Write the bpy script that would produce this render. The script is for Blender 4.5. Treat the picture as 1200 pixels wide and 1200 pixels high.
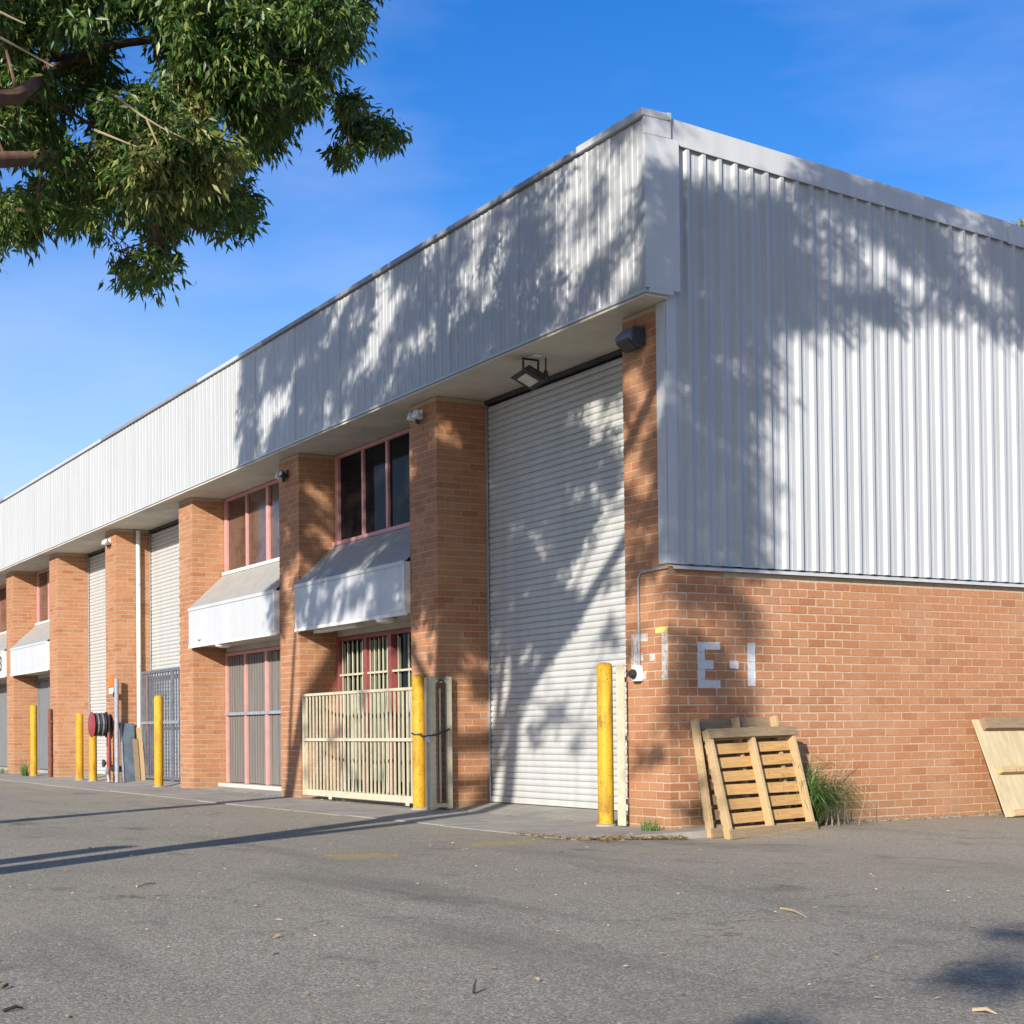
import bpy, math, random
import numpy as np
from mathutils import Vector, Matrix

for o in list(bpy.data.objects):
    bpy.data.objects.remove(o, do_unlink=True)
scene = bpy.context.scene
COL = scene.collection
rng = np.random.default_rng(7)
random.seed(7)

# ------------------------------------------------------------------ camera
F_PX, CX, CY = 1806.833, 599.289, 823.311          # measured for the 1200 px picture
CAM = np.array([12.35457, -9.04737, 1.02475])
R_ = np.array([0.5054901, 0.8627670, -0.0106222])
U_ = np.array([0.0204890, 0.0003048, 0.9997900])
W_ = np.array([-0.8625891, 0.5056016, 0.0175232])
cam = bpy.data.cameras.new('camera')
camo = bpy.data.objects.new('camera', cam)
COL.objects.link(camo)
cam.sensor_width = 36.0
cam.lens = 36.0 * F_PX / 1200.0
cam.shift_x = (600 - CX) / 1200.0
cam.shift_y = (CY - 600) / 1200.0
cam.clip_start = 0.05
cam.clip_end = 2000
camo.matrix_world = Matrix(((R_[0], U_[0], -W_[0], CAM[0]), (R_[1], U_[1], -W_[1], CAM[1]),
                            (R_[2], U_[2], -W_[2], CAM[2]), (0, 0, 0, 1)))
scene.camera = camo

def ray(x, y):
    d = W_ + (x - CX) / F_PX * R_ - (y - CY) / F_PX * U_
    return d / np.linalg.norm(d)
def at(x, y, dist):
    return CAM + ray(x, y) * dist
def project(P):
    d = np.asarray(P, float) - CAM
    z = d @ W_
    return CX + F_PX * (d @ R_) / z, CY - F_PX * (d @ U_) / z, z

# ------------------------------------------------------------------ sky, sun, exposure
SUN_AZ, SUN_EL = math.radians(142.0), math.radians(19.6)
SUN = np.array([math.sin(SUN_AZ) * math.cos(SUN_EL), math.cos(SUN_AZ) * math.cos(SUN_EL), math.sin(SUN_EL)])
world = bpy.data.worlds.new('World')
scene.world = world
world.use_nodes = True
wn, wl = world.node_tree.nodes, world.node_tree.links
bg = wn['Background']
sky = wn.new('ShaderNodeTexSky')
sky.sky_type = 'NISHITA'
sky.sun_disc = False
sky.sun_elevation = SUN_EL
sky.sun_rotation = SUN_AZ
sky.air_density = 1.0
sky.dust_density = 0.7
sky.ozone_density = 2.2
sky.altitude = 50
tc = wn.new('ShaderNodeTexCoord')
mp = wn.new('ShaderNodeMapping')
mp.inputs['Scale'].default_value = (1.0, 1.6, 5.0)
mp.inputs['Rotation'].default_value = (0.1, 0.25, 0.6)
cn = wn.new('ShaderNodeTexNoise')
cn.inputs['Scale'].default_value = 2.2
cn.inputs['Detail'].default_value = 5
cn.inputs['Roughness'].default_value = 0.55
cr = wn.new('ShaderNodeMapRange')
cr.inputs['From Min'].default_value = 0.45
cr.inputs['From Max'].default_value = 0.85
cr.inputs['To Max'].default_value = 0.30
cm = wn.new('ShaderNodeMixRGB')
cm.inputs['Color2'].default_value = (4.2, 4.6, 6.4, 1)
hs = wn.new('ShaderNodeHueSaturation')
hs.inputs['Saturation'].default_value = 1.44
hs.inputs['Hue'].default_value = 0.517
hs.inputs['Value'].default_value = 1.0
wl.new(tc.outputs['Generated'], mp.inputs['Vector'])
wl.new(mp.outputs['Vector'], cn.inputs['Vector'])
wl.new(cn.outputs['Fac'], cr.inputs['Value'])
wl.new(cr.outputs['Result'], cm.inputs['Fac'])
wl.new(sky.outputs['Color'], hs.inputs['Color'])
# pale haze low over the horizon
sepw = wn.new('ShaderNodeSeparateXYZ')
hz = wn.new('ShaderNodeMapRange')
hz.inputs['From Min'].default_value = 0.02
hz.inputs['From Max'].default_value = 0.33
hz.inputs['To Min'].default_value = 0.85
hz.inputs['To Max'].default_value = 0.0
tint = wn.new('ShaderNodeMixRGB')
tint.inputs['Color2'].default_value = (3.3, 4.4, 6.6, 1)
wl.new(tc.outputs['Generated'], sepw.inputs[0])
wl.new(sepw.outputs[2], hz.inputs['Value'])
wl.new(hz.outputs['Result'], tint.inputs['Fac'])
wl.new(hs.outputs['Color'], tint.inputs['Color1'])
wl.new(tint.outputs['Color'], cm.inputs['Color1'])
wl.new(cm.outputs['Color'], bg.inputs['Color'])
bg.inputs['Strength'].default_value = 0.124

sl = bpy.data.lights.new('sun', 'SUN')
sl.energy = 5.0
sl.angle = math.radians(0.53)
sl.color = (1.0, 0.93, 0.83)
so = bpy.data.objects.new('sun', sl)
so.rotation_euler = Vector(SUN).to_track_quat('Z', 'Y').to_euler()
so.location = (20, -30, 20)
COL.objects.link(so)

vs = scene.view_settings
scene.display_settings.display_device = 'sRGB'
vs.view_transform = 'Standard'
vs.look = 'None'
vs.gamma = 1.0
vs.use_curve_mapping = False
vs.exposure = 0.58

# ------------------------------------------------------------------ material helpers
class NT:
    def __init__(s, name):
        s.m = bpy.data.materials.new(name)
        s.m.use_nodes = True
        s.n, s.l = s.m.node_tree.nodes, s.m.node_tree.links
        s.b = s.n['Principled BSDF']
    def new(s, t, **kw):
        nd = s.n.new(t)
        for k, v in kw.items():
            setattr(nd, k, v)
        return nd
    def link(s, a, b): s.l.new(a, b)
    def val(s, sock, v):
        if hasattr(v, 'is_linked') or isinstance(v, bpy.types.NodeSocket): s.link(v, sock)
        else: sock.default_value = v
    def math(s, op, a, b=0.0, clamp=False):
        nd = s.new('ShaderNodeMath', operation=op)
        nd.use_clamp = clamp
        s.val(nd.inputs[0], a); s.val(nd.inputs[1], b)
        return nd.outputs[0]
    def noise(s, scale, detail=4, rough=0.55, vec=None, stretch=None):
        nd = s.new('ShaderNodeTexNoise')
        nd.inputs['Scale'].default_value = scale
        nd.inputs['Detail'].default_value = detail
        nd.inputs['Roughness'].default_value = rough
        v = vec if vec is not None else s.pos()
        if stretch is not None:
            mpn = s.new('ShaderNodeMapping')
            mpn.inputs['Scale'].default_value = stretch
            s.link(v, mpn.inputs['Vector']); v = mpn.outputs['Vector']
        s.link(v, nd.inputs['Vector'])
        return nd.outputs['Fac']
    def pos(s):
        if not hasattr(s, '_p'):
            s._p = s.new('ShaderNodeNewGeometry')
        return s._p.outputs['Position']
    def ramp(s, fac, stops):
        nd = s.new('ShaderNodeValToRGB')
        e = nd.color_ramp.elements
        while len(e) < len(stops): e.new(0.5)
        for q, (pp, c) in zip(e, stops):
            q.position = pp
            q.color = (c[0], c[1], c[2], 1) if not isinstance(c, (int, float)) else (c, c, c, 1)
        s.val(nd.inputs['Fac'], fac)
        return nd.outputs['Color']
    def mix(s, fac, a, b, mode='MIX'):
        nd = s.new('ShaderNodeMixRGB', blend_type=mode)
        s.val(nd.inputs['Fac'], fac)
        for sk, v in ((nd.inputs['Color1'], a), (nd.inputs['Color2'], b)):
            if isinstance(v, tuple): sk.default_value = (v[0], v[1], v[2], 1)
            else: s.val(sk, v)
        return nd.outputs['Color']
    def bump(s, h, strength=0.3, dist=0.01):
        nd = s.new('ShaderNodeBump')
        nd.inputs['Strength'].default_value = strength
        nd.inputs['Distance'].default_value = dist
        s.link(h, nd.inputs['Height'])
        s.link(nd.outputs['Normal'], s.b.inputs['Normal'])
    def color(s, c):
        if isinstance(c, tuple): s.b.inputs['Base Color'].default_value = (c[0], c[1], c[2], 1)
        else: s.link(c, s.b.inputs['Base Color'])
    def set(s, **kw):
        for k, v in kw.items():
            s.val(s.b.inputs[k.replace('_', ' ')], v)
    def maprange(s, v, a, b, c=0.0, d=1.0):
        nd = s.new('ShaderNodeMapRange')
        s.val(nd.inputs['Value'], v)
        for k, x in (('From Min', a), ('From Max', b), ('To Min', c), ('To Max', d)): nd.inputs[k].default_value = x
        return nd.outputs['Result']

MAT = {}
def simple(name, col, rough=0.6, metal=0.0, var=0.15, scale=6.0, spec=0.5, bump=0.0, stretch=None, dirt=None):
    t = NT(name)
    n = t.noise(scale, 5, 0.6, stretch=stretch)
    lo = tuple(c * (1 - var) for c in col); hi = tuple(min(1, c * (1 + var)) for c in col)
    c = t.ramp(n, [(0.3, lo), (0.7, hi)])
    if dirt:
        d = t.noise(scale * 0.35, 6, 0.7, stretch=stretch)
        c = t.mix(t.maprange(d, 0.52, 0.72, 0, 0.8), c, dirt)
    t.color(c)
    t.set(Roughness=rough, Metallic=metal)
    t.b.inputs['Specular IOR Level'].default_value = spec
    if bump: t.bump(t.noise(scale * 6, 4, 0.6), bump, 0.004)
    MAT[name] = t.m
    return t

# brick
def brick_mat(name, painted):
    t = NT(name)
    oi = t.new('ShaderNodeObjectInfo')
    t.pos()
    rnd = t.math('FRACT', t.math('ADD', t._p.outputs['Random Per Island'], oi.outputs['Random']))
    base = t.ramp(rnd, [(0.0, (0.32, 0.138, 0.066)), (0.15, (0.36, 0.165, 0.08)), (0.5, (0.385, 0.182, 0.09)),
                        (0.8, (0.40, 0.196, 0.10)), (0.94, (0.365, 0.155, 0.074)), (1.0, (0.30, 0.128, 0.064))])
    fl = t.noise(48, 4, 0.7)
    c = t.mix(t.maprange(fl, 0.52, 0.70, 0, 0.6), base, (0.18, 0.075, 0.04))
    fl2 = t.noise(22, 4, 0.7)
    c = t.mix(t.maprange(fl2, 0.55, 0.8, 0, 0.5), c, (0.52, 0.31, 0.18))
    st = t.noise(1.3, 5, 0.65)
    c = t.mix(t.maprange(st, 0.5, 0.75, 0, 0.3), c, (0.48, 0.32, 0.21))
    sep = t.new('ShaderNodeSeparateXYZ'); t.link(t.pos(), sep.inputs[0])
    x, y, z = sep.outputs
    low = t.math('MULTIPLY', t.maprange(z, 0.0, 0.55, 1, 0), t.maprange(t.noise(4, 5, 0.7), 0.35, 0.65))
    c = t.mix(t.math('MULTIPLY', low, 0.7), c, (0.26, 0.17, 0.10))
    if painted: c = paint_nodes(t, c, x, y, z)
    t.color(c)
    t.set(Roughness=0.88)
    t.b.inputs['Specular IOR Level'].default_value = 0.25
    t.bump(t.noise(90, 3, 0.6), 0.5, 0.004)
    MAT[name] = t.m
def rect_mask(t, u, v, u0, u1, v0, v1):
    a = t.math('MULTIPLY', t.math('GREATER_THAN', u, u0), t.math('LESS_THAN', u, u1))
    b = t.math('MULTIPLY', t.math('GREATER_THAN', v, v0), t.math('LESS_THAN', v, v1))
    return t.math('MULTIPLY', a, b)
def paint_nodes(t, c, x, y, z):
    side = [(0.36, 0.45, 1.42, 1.885), (0.44, 0.645, 1.81, 1.885), (0.44, 0.56, 1.615, 1.70), (0.44, 0.645, 1.42, 1.50),
            (0.765, 0.88, 1.62, 1.70), (0.995, 1.095, 1.445, 1.885)]
    front = [(-0.64, -0.54, 1.52, 1.985), (-0.55, -0.35, 1.905, 1.985), (-0.55, -0.43, 1.71, 1.79), (-0.55, -0.38, 1.52, 1.60),
             (-0.315, -0.235, 1.70, 1.775), (-0.115, -0.012, 1.505, 1.97)]
    wob = t.math('MULTIPLY', t.math('SUBTRACT', t.noise(14, 3, 0.6), 0.5), 0.02)
    yy = t.math('ADD', y, wob); zz = t.math('ADD', z, wob); xx = t.math('ADD', x, wob)
    ms = None
    for r in side:
        k = rect_mask(t, yy, zz, *r); ms = k if ms is None else t.math('MAXIMUM', ms, k)
    ms = t.math('MULTIPLY', ms, t.math('GREATER_THAN', x, -0.03))
    mf = None
    for r in front:
        k = rect_mask(t, xx, zz, *r); mf = k if mf is None else t.math('MAXIMUM', mf, k)
    mf = t.math('MULTIPLY', mf, t.math('LESS_THAN', y, 0.03))
    wear = t.maprange(t.noise(26, 5, 0.75), 0.30, 0.46, 0.25, 1)
    c = t.mix(t.math('MULTIPLY', ms, wear), c, (0.52, 0.54, 0.56))
    wear2 = t.maprange(t.noise(20, 5, 0.75), 0.36, 0.54, 0.05, 0.9)
    c = t.mix(t.math('MULTIPLY', mf, wear2), c, (0.52, 0.53, 0.53))
    yel = t.math('MULTIPLY', rect_mask(t, xx, zz, -0.215, -0.012, 1.975, 2.035), t.math('LESS_THAN', y, 0.03))
    return t.mix(t.math('MULTIPLY', yel, wear), c, (0.62, 0.52, 0.16))
brick_mat('brick', False)
brick_mat('brick_corner', True)
def mortar_mat(name, painted):
    t = NT(name)
    c = t.ramp(t.noise(18, 5, 0.65), [(0.3, (0.36, 0.275, 0.19)), (0.7, (0.48, 0.38, 0.275))])
    sep = t.new('ShaderNodeSeparateXYZ'); t.link(t.pos(), sep.inputs[0])
    if painted: c = paint_nodes(t, c, *sep.outputs)
    t.color(c); t.set(Roughness=0.95)
    t.bump(t.noise(70, 3, 0.6), 0.5, 0.004)
    MAT[name] = t.m
mortar_mat('mortar', False)
mortar_mat('mortar_corner', True)

# painted sheet metal
def sheet_mat(name, col, streak=0.25, rough=0.42):
    t = NT(name)
    n1 = t.noise(1.0, 5, 0.6, stretch=(6, 6, 0.5))
    n2 = t.noise(3.0, 6, 0.7)
    c = t.ramp(n1, [(0.3, tuple(v * (1 - streak) for v in col)), (0.65, col)])
    c = t.mix(t.maprange(n2, 0.55, 0.8, 0, 0.35), c, (0.34, 0.335, 0.315))
    oi = t.new('ShaderNodeObjectInfo')
    c = t.mix(t.math('MULTIPLY', oi.outputs['Random'], 0.12), c, (0.38, 0.385, 0.40))
    t.color(c)
    t.set(Roughness=t.maprange(n2, 0.3, 0.7, rough - 0.06, rough + 0.14))
    t.b.inputs['Specular IOR Level'].default_value = 0.4
    t.bump(t.noise(2.2, 2, 0.5), 0.12, 0.02)
    MAT[name] = t.m
sheet_mat('cladding', (0.405, 0.425, 0.44), 0.16, 0.55)
sheet_mat('fascia_sheet', (0.405, 0.415, 0.41), 0.11)
sheet_mat('flashing', (0.47, 0.485, 0.495), 0.12)
sheet_mat('grey_capping', (0.24, 0.25, 0.27), 0.2)
sheet_mat('roller_slat', (0.48, 0.485, 0.465), 0.12)
sheet_mat('awning_sheet', (0.50, 0.51, 0.515), 0.10)
sheet_mat('awning_roof', (0.36, 0.355, 0.32), 0.18)
simple('soffit', (0.52, 0.49, 0.42), 0.85, var=0.12, scale=1.5, dirt=(0.34, 0.30, 0.24))
simple('pink_frame', (0.52, 0.26, 0.24), 0.5, var=0.1)
simple('maroon_frame', (0.24, 0.065, 0.06), 0.5, var=0.15)
simple('white_sill', (0.66, 0.64, 0.60), 0.6, var=0.1)
simple('dark_metal', (0.035, 0.036, 0.04), 0.5, var=0.3)
simple('black_rubber', (0.02, 0.02, 0.02), 0.7)
simple('grey_steel', (0.25, 0.27, 0.31), 0.5, var=0.2, scale=9)
simple('screen_grey', (0.16, 0.145, 0.13), 0.7, var=0.2, scale=4, stretch=(12, 12, 0.4))
simple('screen_mauve', (0.17, 0.155, 0.145), 0.7, var=0.25, scale=4, stretch=(12, 12, 0.4))
simple('screen_blue', (0.15, 0.17, 0.185), 0.6, var=0.2, scale=4, stretch=(12, 12, 0.4))
simple('cream_steel', (0.50, 0.465, 0.34), 0.5, var=0.1, scale=14, dirt=(0.45, 0.33, 0.17))
simple('gate_grey', (0.11, 0.12, 0.145), 0.5, var=0.25, scale=9)
simple('white_plastic', (0.72, 0.72, 0.70), 0.4, var=0.05)
simple('galvanised', (0.42, 0.44, 0.46), 0.45, metal=0.6, var=0.2, scale=20)
simple('pvc_pipe', (0.60, 0.60, 0.58), 0.5, var=0.1)
simple('red_paint', (0.25, 0.03, 0.033), 0.45, var=0.2)
simple('orange_paint', (0.70, 0.16, 0.02), 0.5, var=0.15)
simple('rust', (0.15, 0.055, 0.035), 0.85, var=0.4, scale=12)
simple('blind_cream', (0.17, 0.18, 0.12), 0.8, var=0.15)
simple('letter_black', (0.02, 0.02, 0.022), 0.6)
simple('blue_box', (0.085, 0.115, 0.15), 0.6, var=0.3)
t = simple('lens_glass', (0.55, 0.55, 0.52), 0.15)
t = NT('bollard_yellow')
n = t.noise(5, 6, 0.75, stretch=(1, 1, 0.35))
c = t.ramp(t.noise(2.5, 4, 0.6), [(0.3, (0.42, 0.215, 0.008)), (0.7, (0.55, 0.33, 0.022))])
c = t.mix(t.maprange(n, 0.53, 0.66, 0, 0.8), c, (0.22, 0.115, 0.02))
c = t.mix(t.maprange(t.noise(40, 4, 0.7), 0.58, 0.64, 0, 0.9), c, (0.10, 0.06, 0.03))
t.color(c); t.set(Roughness=0.65); t.b.inputs['Specular IOR Level'].default_value = 0.3; t.bump(t.noise(30, 4, 0.6), 0.25, 0.003); MAT['bollard_yellow'] = t.m
# window glass: dark tinted, mirror-like
t = NT('dark_glass')
t.color((0.010, 0.010, 0.013)); t.set(Roughness=0.04, IOR=1.22)
t.b.inputs['Specular IOR Level'].default_value = 0.25
MAT['dark_glass'] = t.m
t = NT('brown_glass')
n = t.noise(2.2, 4, 0.6)
t.color(t.ramp(n, [(0.35, (0.045, 0.025, 0.017)), (0.6, (0.10, 0.06, 0.045))])); t.set(Roughness=0.12)
t.b.inputs['Specular IOR Level'].default_value = 0.6
MAT['brown_glass'] = t.m
# timber
def wood(name, a, b, c3):
    t = NT(name)
    oi = t.new('ShaderNodeObjectInfo')
    tcn = t.new('ShaderNodeTexCoord')
    g = t.noise(5, 6, 0.65, vec=tcn.outputs['Object'], stretch=(14, 1.2, 14))
    c = t.ramp(g, [(0.25, a), (0.6, b), (0.85, c3)])
    c = t.mix(t.math('MULTIPLY', oi.outputs['Random'], 0.35), c, tuple(v * 0.6 for v in b))
    k = t.noise(9, 3, 0.6, vec=tcn.outputs['Object'])
    c = t.mix(t.maprange(k, 0.68, 0.74, 0, 0.8), c, (0.16, 0.08, 0.03))
    t.color(c); t.set(Roughness=0.8)
    t.bump(g, 0.4, 0.004)
    MAT[name] = t.m
wood('pallet_pine', (0.30, 0.16, 0.055), (0.50, 0.30, 0.115), (0.58, 0.38, 0.17))
wood('pallet_weathered', (0.16, 0.11, 0.065), (0.28, 0.20, 0.115), (0.37, 0.28, 0.175))
wood('pallet_pale', (0.33, 0.22, 0.105), (0.51, 0.365, 0.19), (0.60, 0.46, 0.27))
t = NT('plywood')
n = t.noise(3, 6, 0.65, stretch=(1, 5, 1.2))
c = t.ramp(n, [(0.3, (0.40, 0.32, 0.175)), (0.65, (0.52, 0.43, 0.27))])
c = t.mix(t.maprange(t.noise(7, 5, 0.7), 0.6, 0.75, 0, 0.6), c, (0.38, 0.30, 0.18))
t.color(c); t.set(Roughness=0.75); t.bump(n, 0.2, 0.003); MAT['plywood'] = t.m
# ground
t = NT('asphalt')
fine = t.noise(170, 4, 0.75)
vo = t.new('ShaderNodeTexVoronoi'); vo.inputs['Scale'].default_value = 95; t.link(t.pos(), vo.inputs['Vector'])
sv = t.new('ShaderNodeSeparateXYZ'); t.link(vo.outputs['Color'], sv.inputs[0])
stone = t.ramp(sv.outputs[0], [(0.0, (0.07, 0.063, 0.048)), (0.4, (0.23, 0.207, 0.16)), (0.8, (0.47, 0.425, 0.335)), (1.0, (0.78, 0.72, 0.58))])
c = t.mix(0.5, t.ramp(fine, [(0.36, (0.085, 0.077, 0.06)), (0.64, (0.52, 0.475, 0.375))]), stone)
# binder-rich dark areas, dusty pale areas, wheel tracks
mid = t.noise(0.9, 6, 0.7)
big = t.noise(0.16, 5, 0.6)
c = t.mix(t.maprange(big, 0.40, 0.62, 0, 0.55), c, t.mix(0.45, c, (0.10, 0.09, 0.07)))
c = t.mix(t.maprange(mid, 0.48, 0.75, 0, 0.55), c, (0.33, 0.29, 0.215))
trk = t.noise(0.55, 4, 0.6, stretch=(0.25, 1.5, 1))
c = t.mix(t.maprange(trk, 0.53, 0.68, 0, 0.5), c, (0.115, 0.105, 0.088))
dust = t.noise(3.5, 6, 0.75)
sep = t.new('ShaderNodeSeparateXYZ'); t.link(t.pos(), sep.inputs[0])
gx_, gy_ = sep.outputs[0], sep.outputs[1]
nearw = t.math('MAXIMUM', t.math('MULTIPLY', t.maprange(gx_, 0.0, 0.8, 1, 0), t.math('GREATER_THAN', gy_, -1.2)), t.maprange(gy_, -2.6, -1.4, 0, 0.8))
c = t.mix(t.math('MULTIPLY', nearw, t.maprange(dust, 0.42, 0.62, 0, 0.75)), c, (0.36, 0.30, 0.205))
vc = t.new('ShaderNodeTexVoronoi', feature='DISTANCE_TO_EDGE'); vc.inputs['Scale'].default_value = 0.28
wv = t.new('ShaderNodeVectorMath', operation='ADD'); t.link(t.pos(), wv.inputs[0])
nv = t.new('ShaderNodeTexNoise'); nv.inputs['Scale'].default_value = 2.4; nv.inputs['Detail'].default_value = 8; t.link(t.pos(), nv.inputs['Vector'])
sc_ = t.new('ShaderNodeVectorMath', operation='SCALE'); sc_.inputs['Scale'].default_value = 0.9; t.link(nv.outputs['Color'], sc_.inputs[0]); t.link(sc_.outputs[0], wv.inputs[1])
t.link(wv.outputs[0], vc.inputs['Vector'])
crk = t.math('MULTIPLY', t.maprange(vc.outputs['Distance'], 0.0, 0.005, 1, 0), t.maprange(t.noise(0.45, 3, 0.5), 0.48, 0.6))
c = t.mix(t.math('MULTIPLY', crk, 0.55), c, (0.05, 0.045, 0.035))
oil = t.maprange(t.noise(0.8, 4, 0.6, stretch=(1, 1.7, 1)), 0.60, 0.74)
c = t.mix(t.math('MULTIPLY', oil, 0.6), c, (0.06, 0.056, 0.05))
# remains of a yellow line in front of the door
chip = t.maprange(t.noise(8, 7, 0.9), 0.45, 0.55)
wob = t.math('MULTIPLY', t.math('SUBTRACT', t.noise(3.2, 5, 0.75), 0.5), 0.75)
ux_, uy_ = t.math('ADD', gx_, wob), t.math('SUBTRACT', gy_, wob)
y1 = rect_mask(t, ux_, uy_, 0.55, 1.02, -4.05, -3.45)
y2 = rect_mask(t, ux_, uy_, 0.05, 0.45, -2.45, -1.6)
c = t.mix(t.math('MULTIPLY', t.math('MAXIMUM', y1, y2), t.math('MULTIPLY', chip, 0.75)), c, (0.48, 0.32, 0.05))
# faint line of dusty joint across the yard
t.color(c); t.set(Roughness=0.9)
t.b.inputs['Specular IOR Level'].default_value = 0.25
hb = t.math('ADD', t.math('MULTIPLY', vo.outputs['Distance'], -1.0), fine)
t.bump(hb, 0.5, 0.005); MAT['asphalt'] = t.m
t = NT('concrete')
c = t.ramp(t.noise(2.2, 6, 0.7), [(0.3, (0.24, 0.222, 0.19)), (0.7, (0.37, 0.345, 0.295))])
c = t.mix(t.maprange(t.noise(120, 3, 0.6), 0.5, 0.7, 0, 0.4), c, (0.16, 0.145, 0.12))
c = t.mix(t.maprange(t.noise(0.8, 5, 0.6), 0.52, 0.7, 0, 0.5), c, (0.15, 0.135, 0.115))
t.color(c); t.set(Roughness=0.92); t.bump(t.noise(60, 4, 0.6), 0.35, 0.005); MAT['concrete'] = t.m
# plants
def leaf_mat(name, a, b, c3, trans=0.25):
    t = NT(name)
    t.pos()
    r = t._p.outputs['Random Per Island']
    c = t.ramp(r, [(0.0, a), (0.55, b), (0.93, c3), (1.0, tuple(min(1, v * 1.25) for v in c3))])
    t.color(c); t.set(Roughness=0.42)
    t.b.inputs['Specular IOR Level'].default_value = 0.5
    tr = t.new('ShaderNodeBsdfTranslucent')
    t.link(t.mix(0.5, c, (0.16, 0.26, 0.02)), tr.inputs['Color'])
    mx = t.new('ShaderNodeMixShader'); mx.inputs[0].default_value = trans
    t.link(t.b.outputs[0], mx.inputs[1]); t.link(tr.outputs[0], mx.inputs[2])
    t.link(mx.outputs[0], t.n['Material Output'].inputs['Surface'])
    MAT[name] = t.m
leaf_mat('gum_leaf', (0.022, 0.066, 0.018), (0.06, 0.125, 0.028), (0.18, 0.22, 0.045), 0.32)
leaf_mat('sunlit_leaf', (0.11, 0.14, 0.035), (0.22, 0.23, 0.065), (0.38, 0.34, 0.13), 0.35)  # brighter, yellower copy of the leaf colour, paints in the sunlit bough
leaf_mat('far_leaf', (0.16, 0.17, 0.04), (0.26, 0.25, 0.06), (0.36, 0.32, 0.10))
leaf_mat('grass_blade', (0.06, 0.15, 0.04), (0.11, 0.23, 0.06), (0.26, 0.32, 0.13), 0.3)
leaf_mat('dry_leaf', (0.16, 0.09, 0.035), (0.30, 0.20, 0.09), (0.48, 0.37, 0.20), 0.05)
simple('bark', (0.115, 0.062, 0.04), 0.9, var=0.4, scale=7, bump=0.5, stretch=(2, 2, 0.6), dirt=(0.22, 0.15, 0.11))
simple('dark_twig', (0.04, 0.03, 0.022), 0.9)
simple('pale_twig', (0.40, 0.31, 0.20), 0.85, var=0.25)

# ------------------------------------------------------------------ mesh helpers
WLOC = {}
class MB:
    def __init__(s): s.v = []; s.f = []
    def add(s, vs_, fs):
        k = len(s.v)
        s.v += [tuple(map(float, q)) for q in vs_]
        s.f += [tuple(i + k for i in q) for q in fs]
        return s
    def box(s, x0, x1, y0, y1, z0, z1, M=None):
        vv = [(x0, y0, z0), (x1, y0, z0), (x1, y1, z0), (x0, y1, z0), (x0, y0, z1), (x1, y0, z1), (x1, y1, z1), (x0, y1, z1)]
        if M is not None: vv = [tuple(M @ Vector(q)) for q in vv]
        return s.add(vv, [(0, 3, 2, 1), (4, 5, 6, 7), (0, 1, 5, 4), (1, 2, 6, 5), (2, 3, 7, 6), (3, 0, 4, 7)])
    def tube(s, pts, rad, n=8, cap=True):
        pts = [Vector(q) for q in pts]
        if not hasattr(rad, '__len__'): rad = [rad] * len(pts)
        k = len(s.v); prev = None
        for i, q in enumerate(pts):
            d = (pts[min(i + 1, len(pts) - 1)] - pts[max(i - 1, 0)]).normalized()
            if prev is None:
                a = d.orthogonal().normalized()
            else:
                a = (prev - d * prev.dot(d))
                a = a.normalized() if a.length > 1e-6 else d.orthogonal().normalized()
            prev = a
            b = d.cross(a)
            for j in range(n):
                th = 2 * math.pi * j / n
                s.v.append(tuple(q + (a * math.cos(th) + b * math.sin(th)) * rad[i]))
        for i in range(len(pts) - 1):
            for j in range(n):
                s.f.append((k + i * n + j, k + i * n + (j + 1) % n, k + (i + 1) * n + (j + 1) % n, k + (i + 1) * n + j))
        if cap:
            s.f.append(tuple(k + j for j in range(n))[::-1])
            s.f.append(tuple(k + (len(pts) - 1) * n + j for j in range(n)))
        return s
    def lathe(s, prof, n=24, c=(0, 0, 0), axis='Z'):
        k = len(s.v)
        for r, h in prof:
            for j in range(n):
                th = 2 * math.pi * j / n
                a, b = r * math.cos(th), r * math.sin(th)
                q = (a, b, h) if axis == 'Z' else ((h, a, b) if axis == 'X' else (a, h, b))
                s.v.append((q[0] + c[0], q[1] + c[1], q[2] + c[2]))
        for i in range(len(prof) - 1):
            for j in range(n):
                s.f.append((k + i * n + j, k + i * n + (j + 1) % n, k + (i + 1) * n + (j + 1) % n, k + (i + 1) * n + j))
        s.f.append(tuple(k + j for j in range(n))[::-1])
        s.f.append(tuple(k + (len(prof) - 1) * n + j for j in range(n)))
        return s
    def prism(s, prof, axis, a, b):
        """closed polygon prof in the two other axes, extruded along axis from a to b"""
        def P(u, v, w):
            return {'X': (w, u, v), 'Y': (u, w, v), 'Z': (u, v, w)}[axis]
        n = len(prof)
        vv = [P(u, v, a) for u, v in prof] + [P(u, v, b) for u, v in prof]
        ff = [tuple(range(n)), tuple(range(2 * n - 1, n - 1, -1))]
        ff += [(i, (i + 1) % n, n + (i + 1) % n, n + i) for i in range(n)]
        return s.add(vv, ff)
    def transform(s, M):
        s.v = [tuple(M @ Vector(q)) for q in s.v]
        return s

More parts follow.
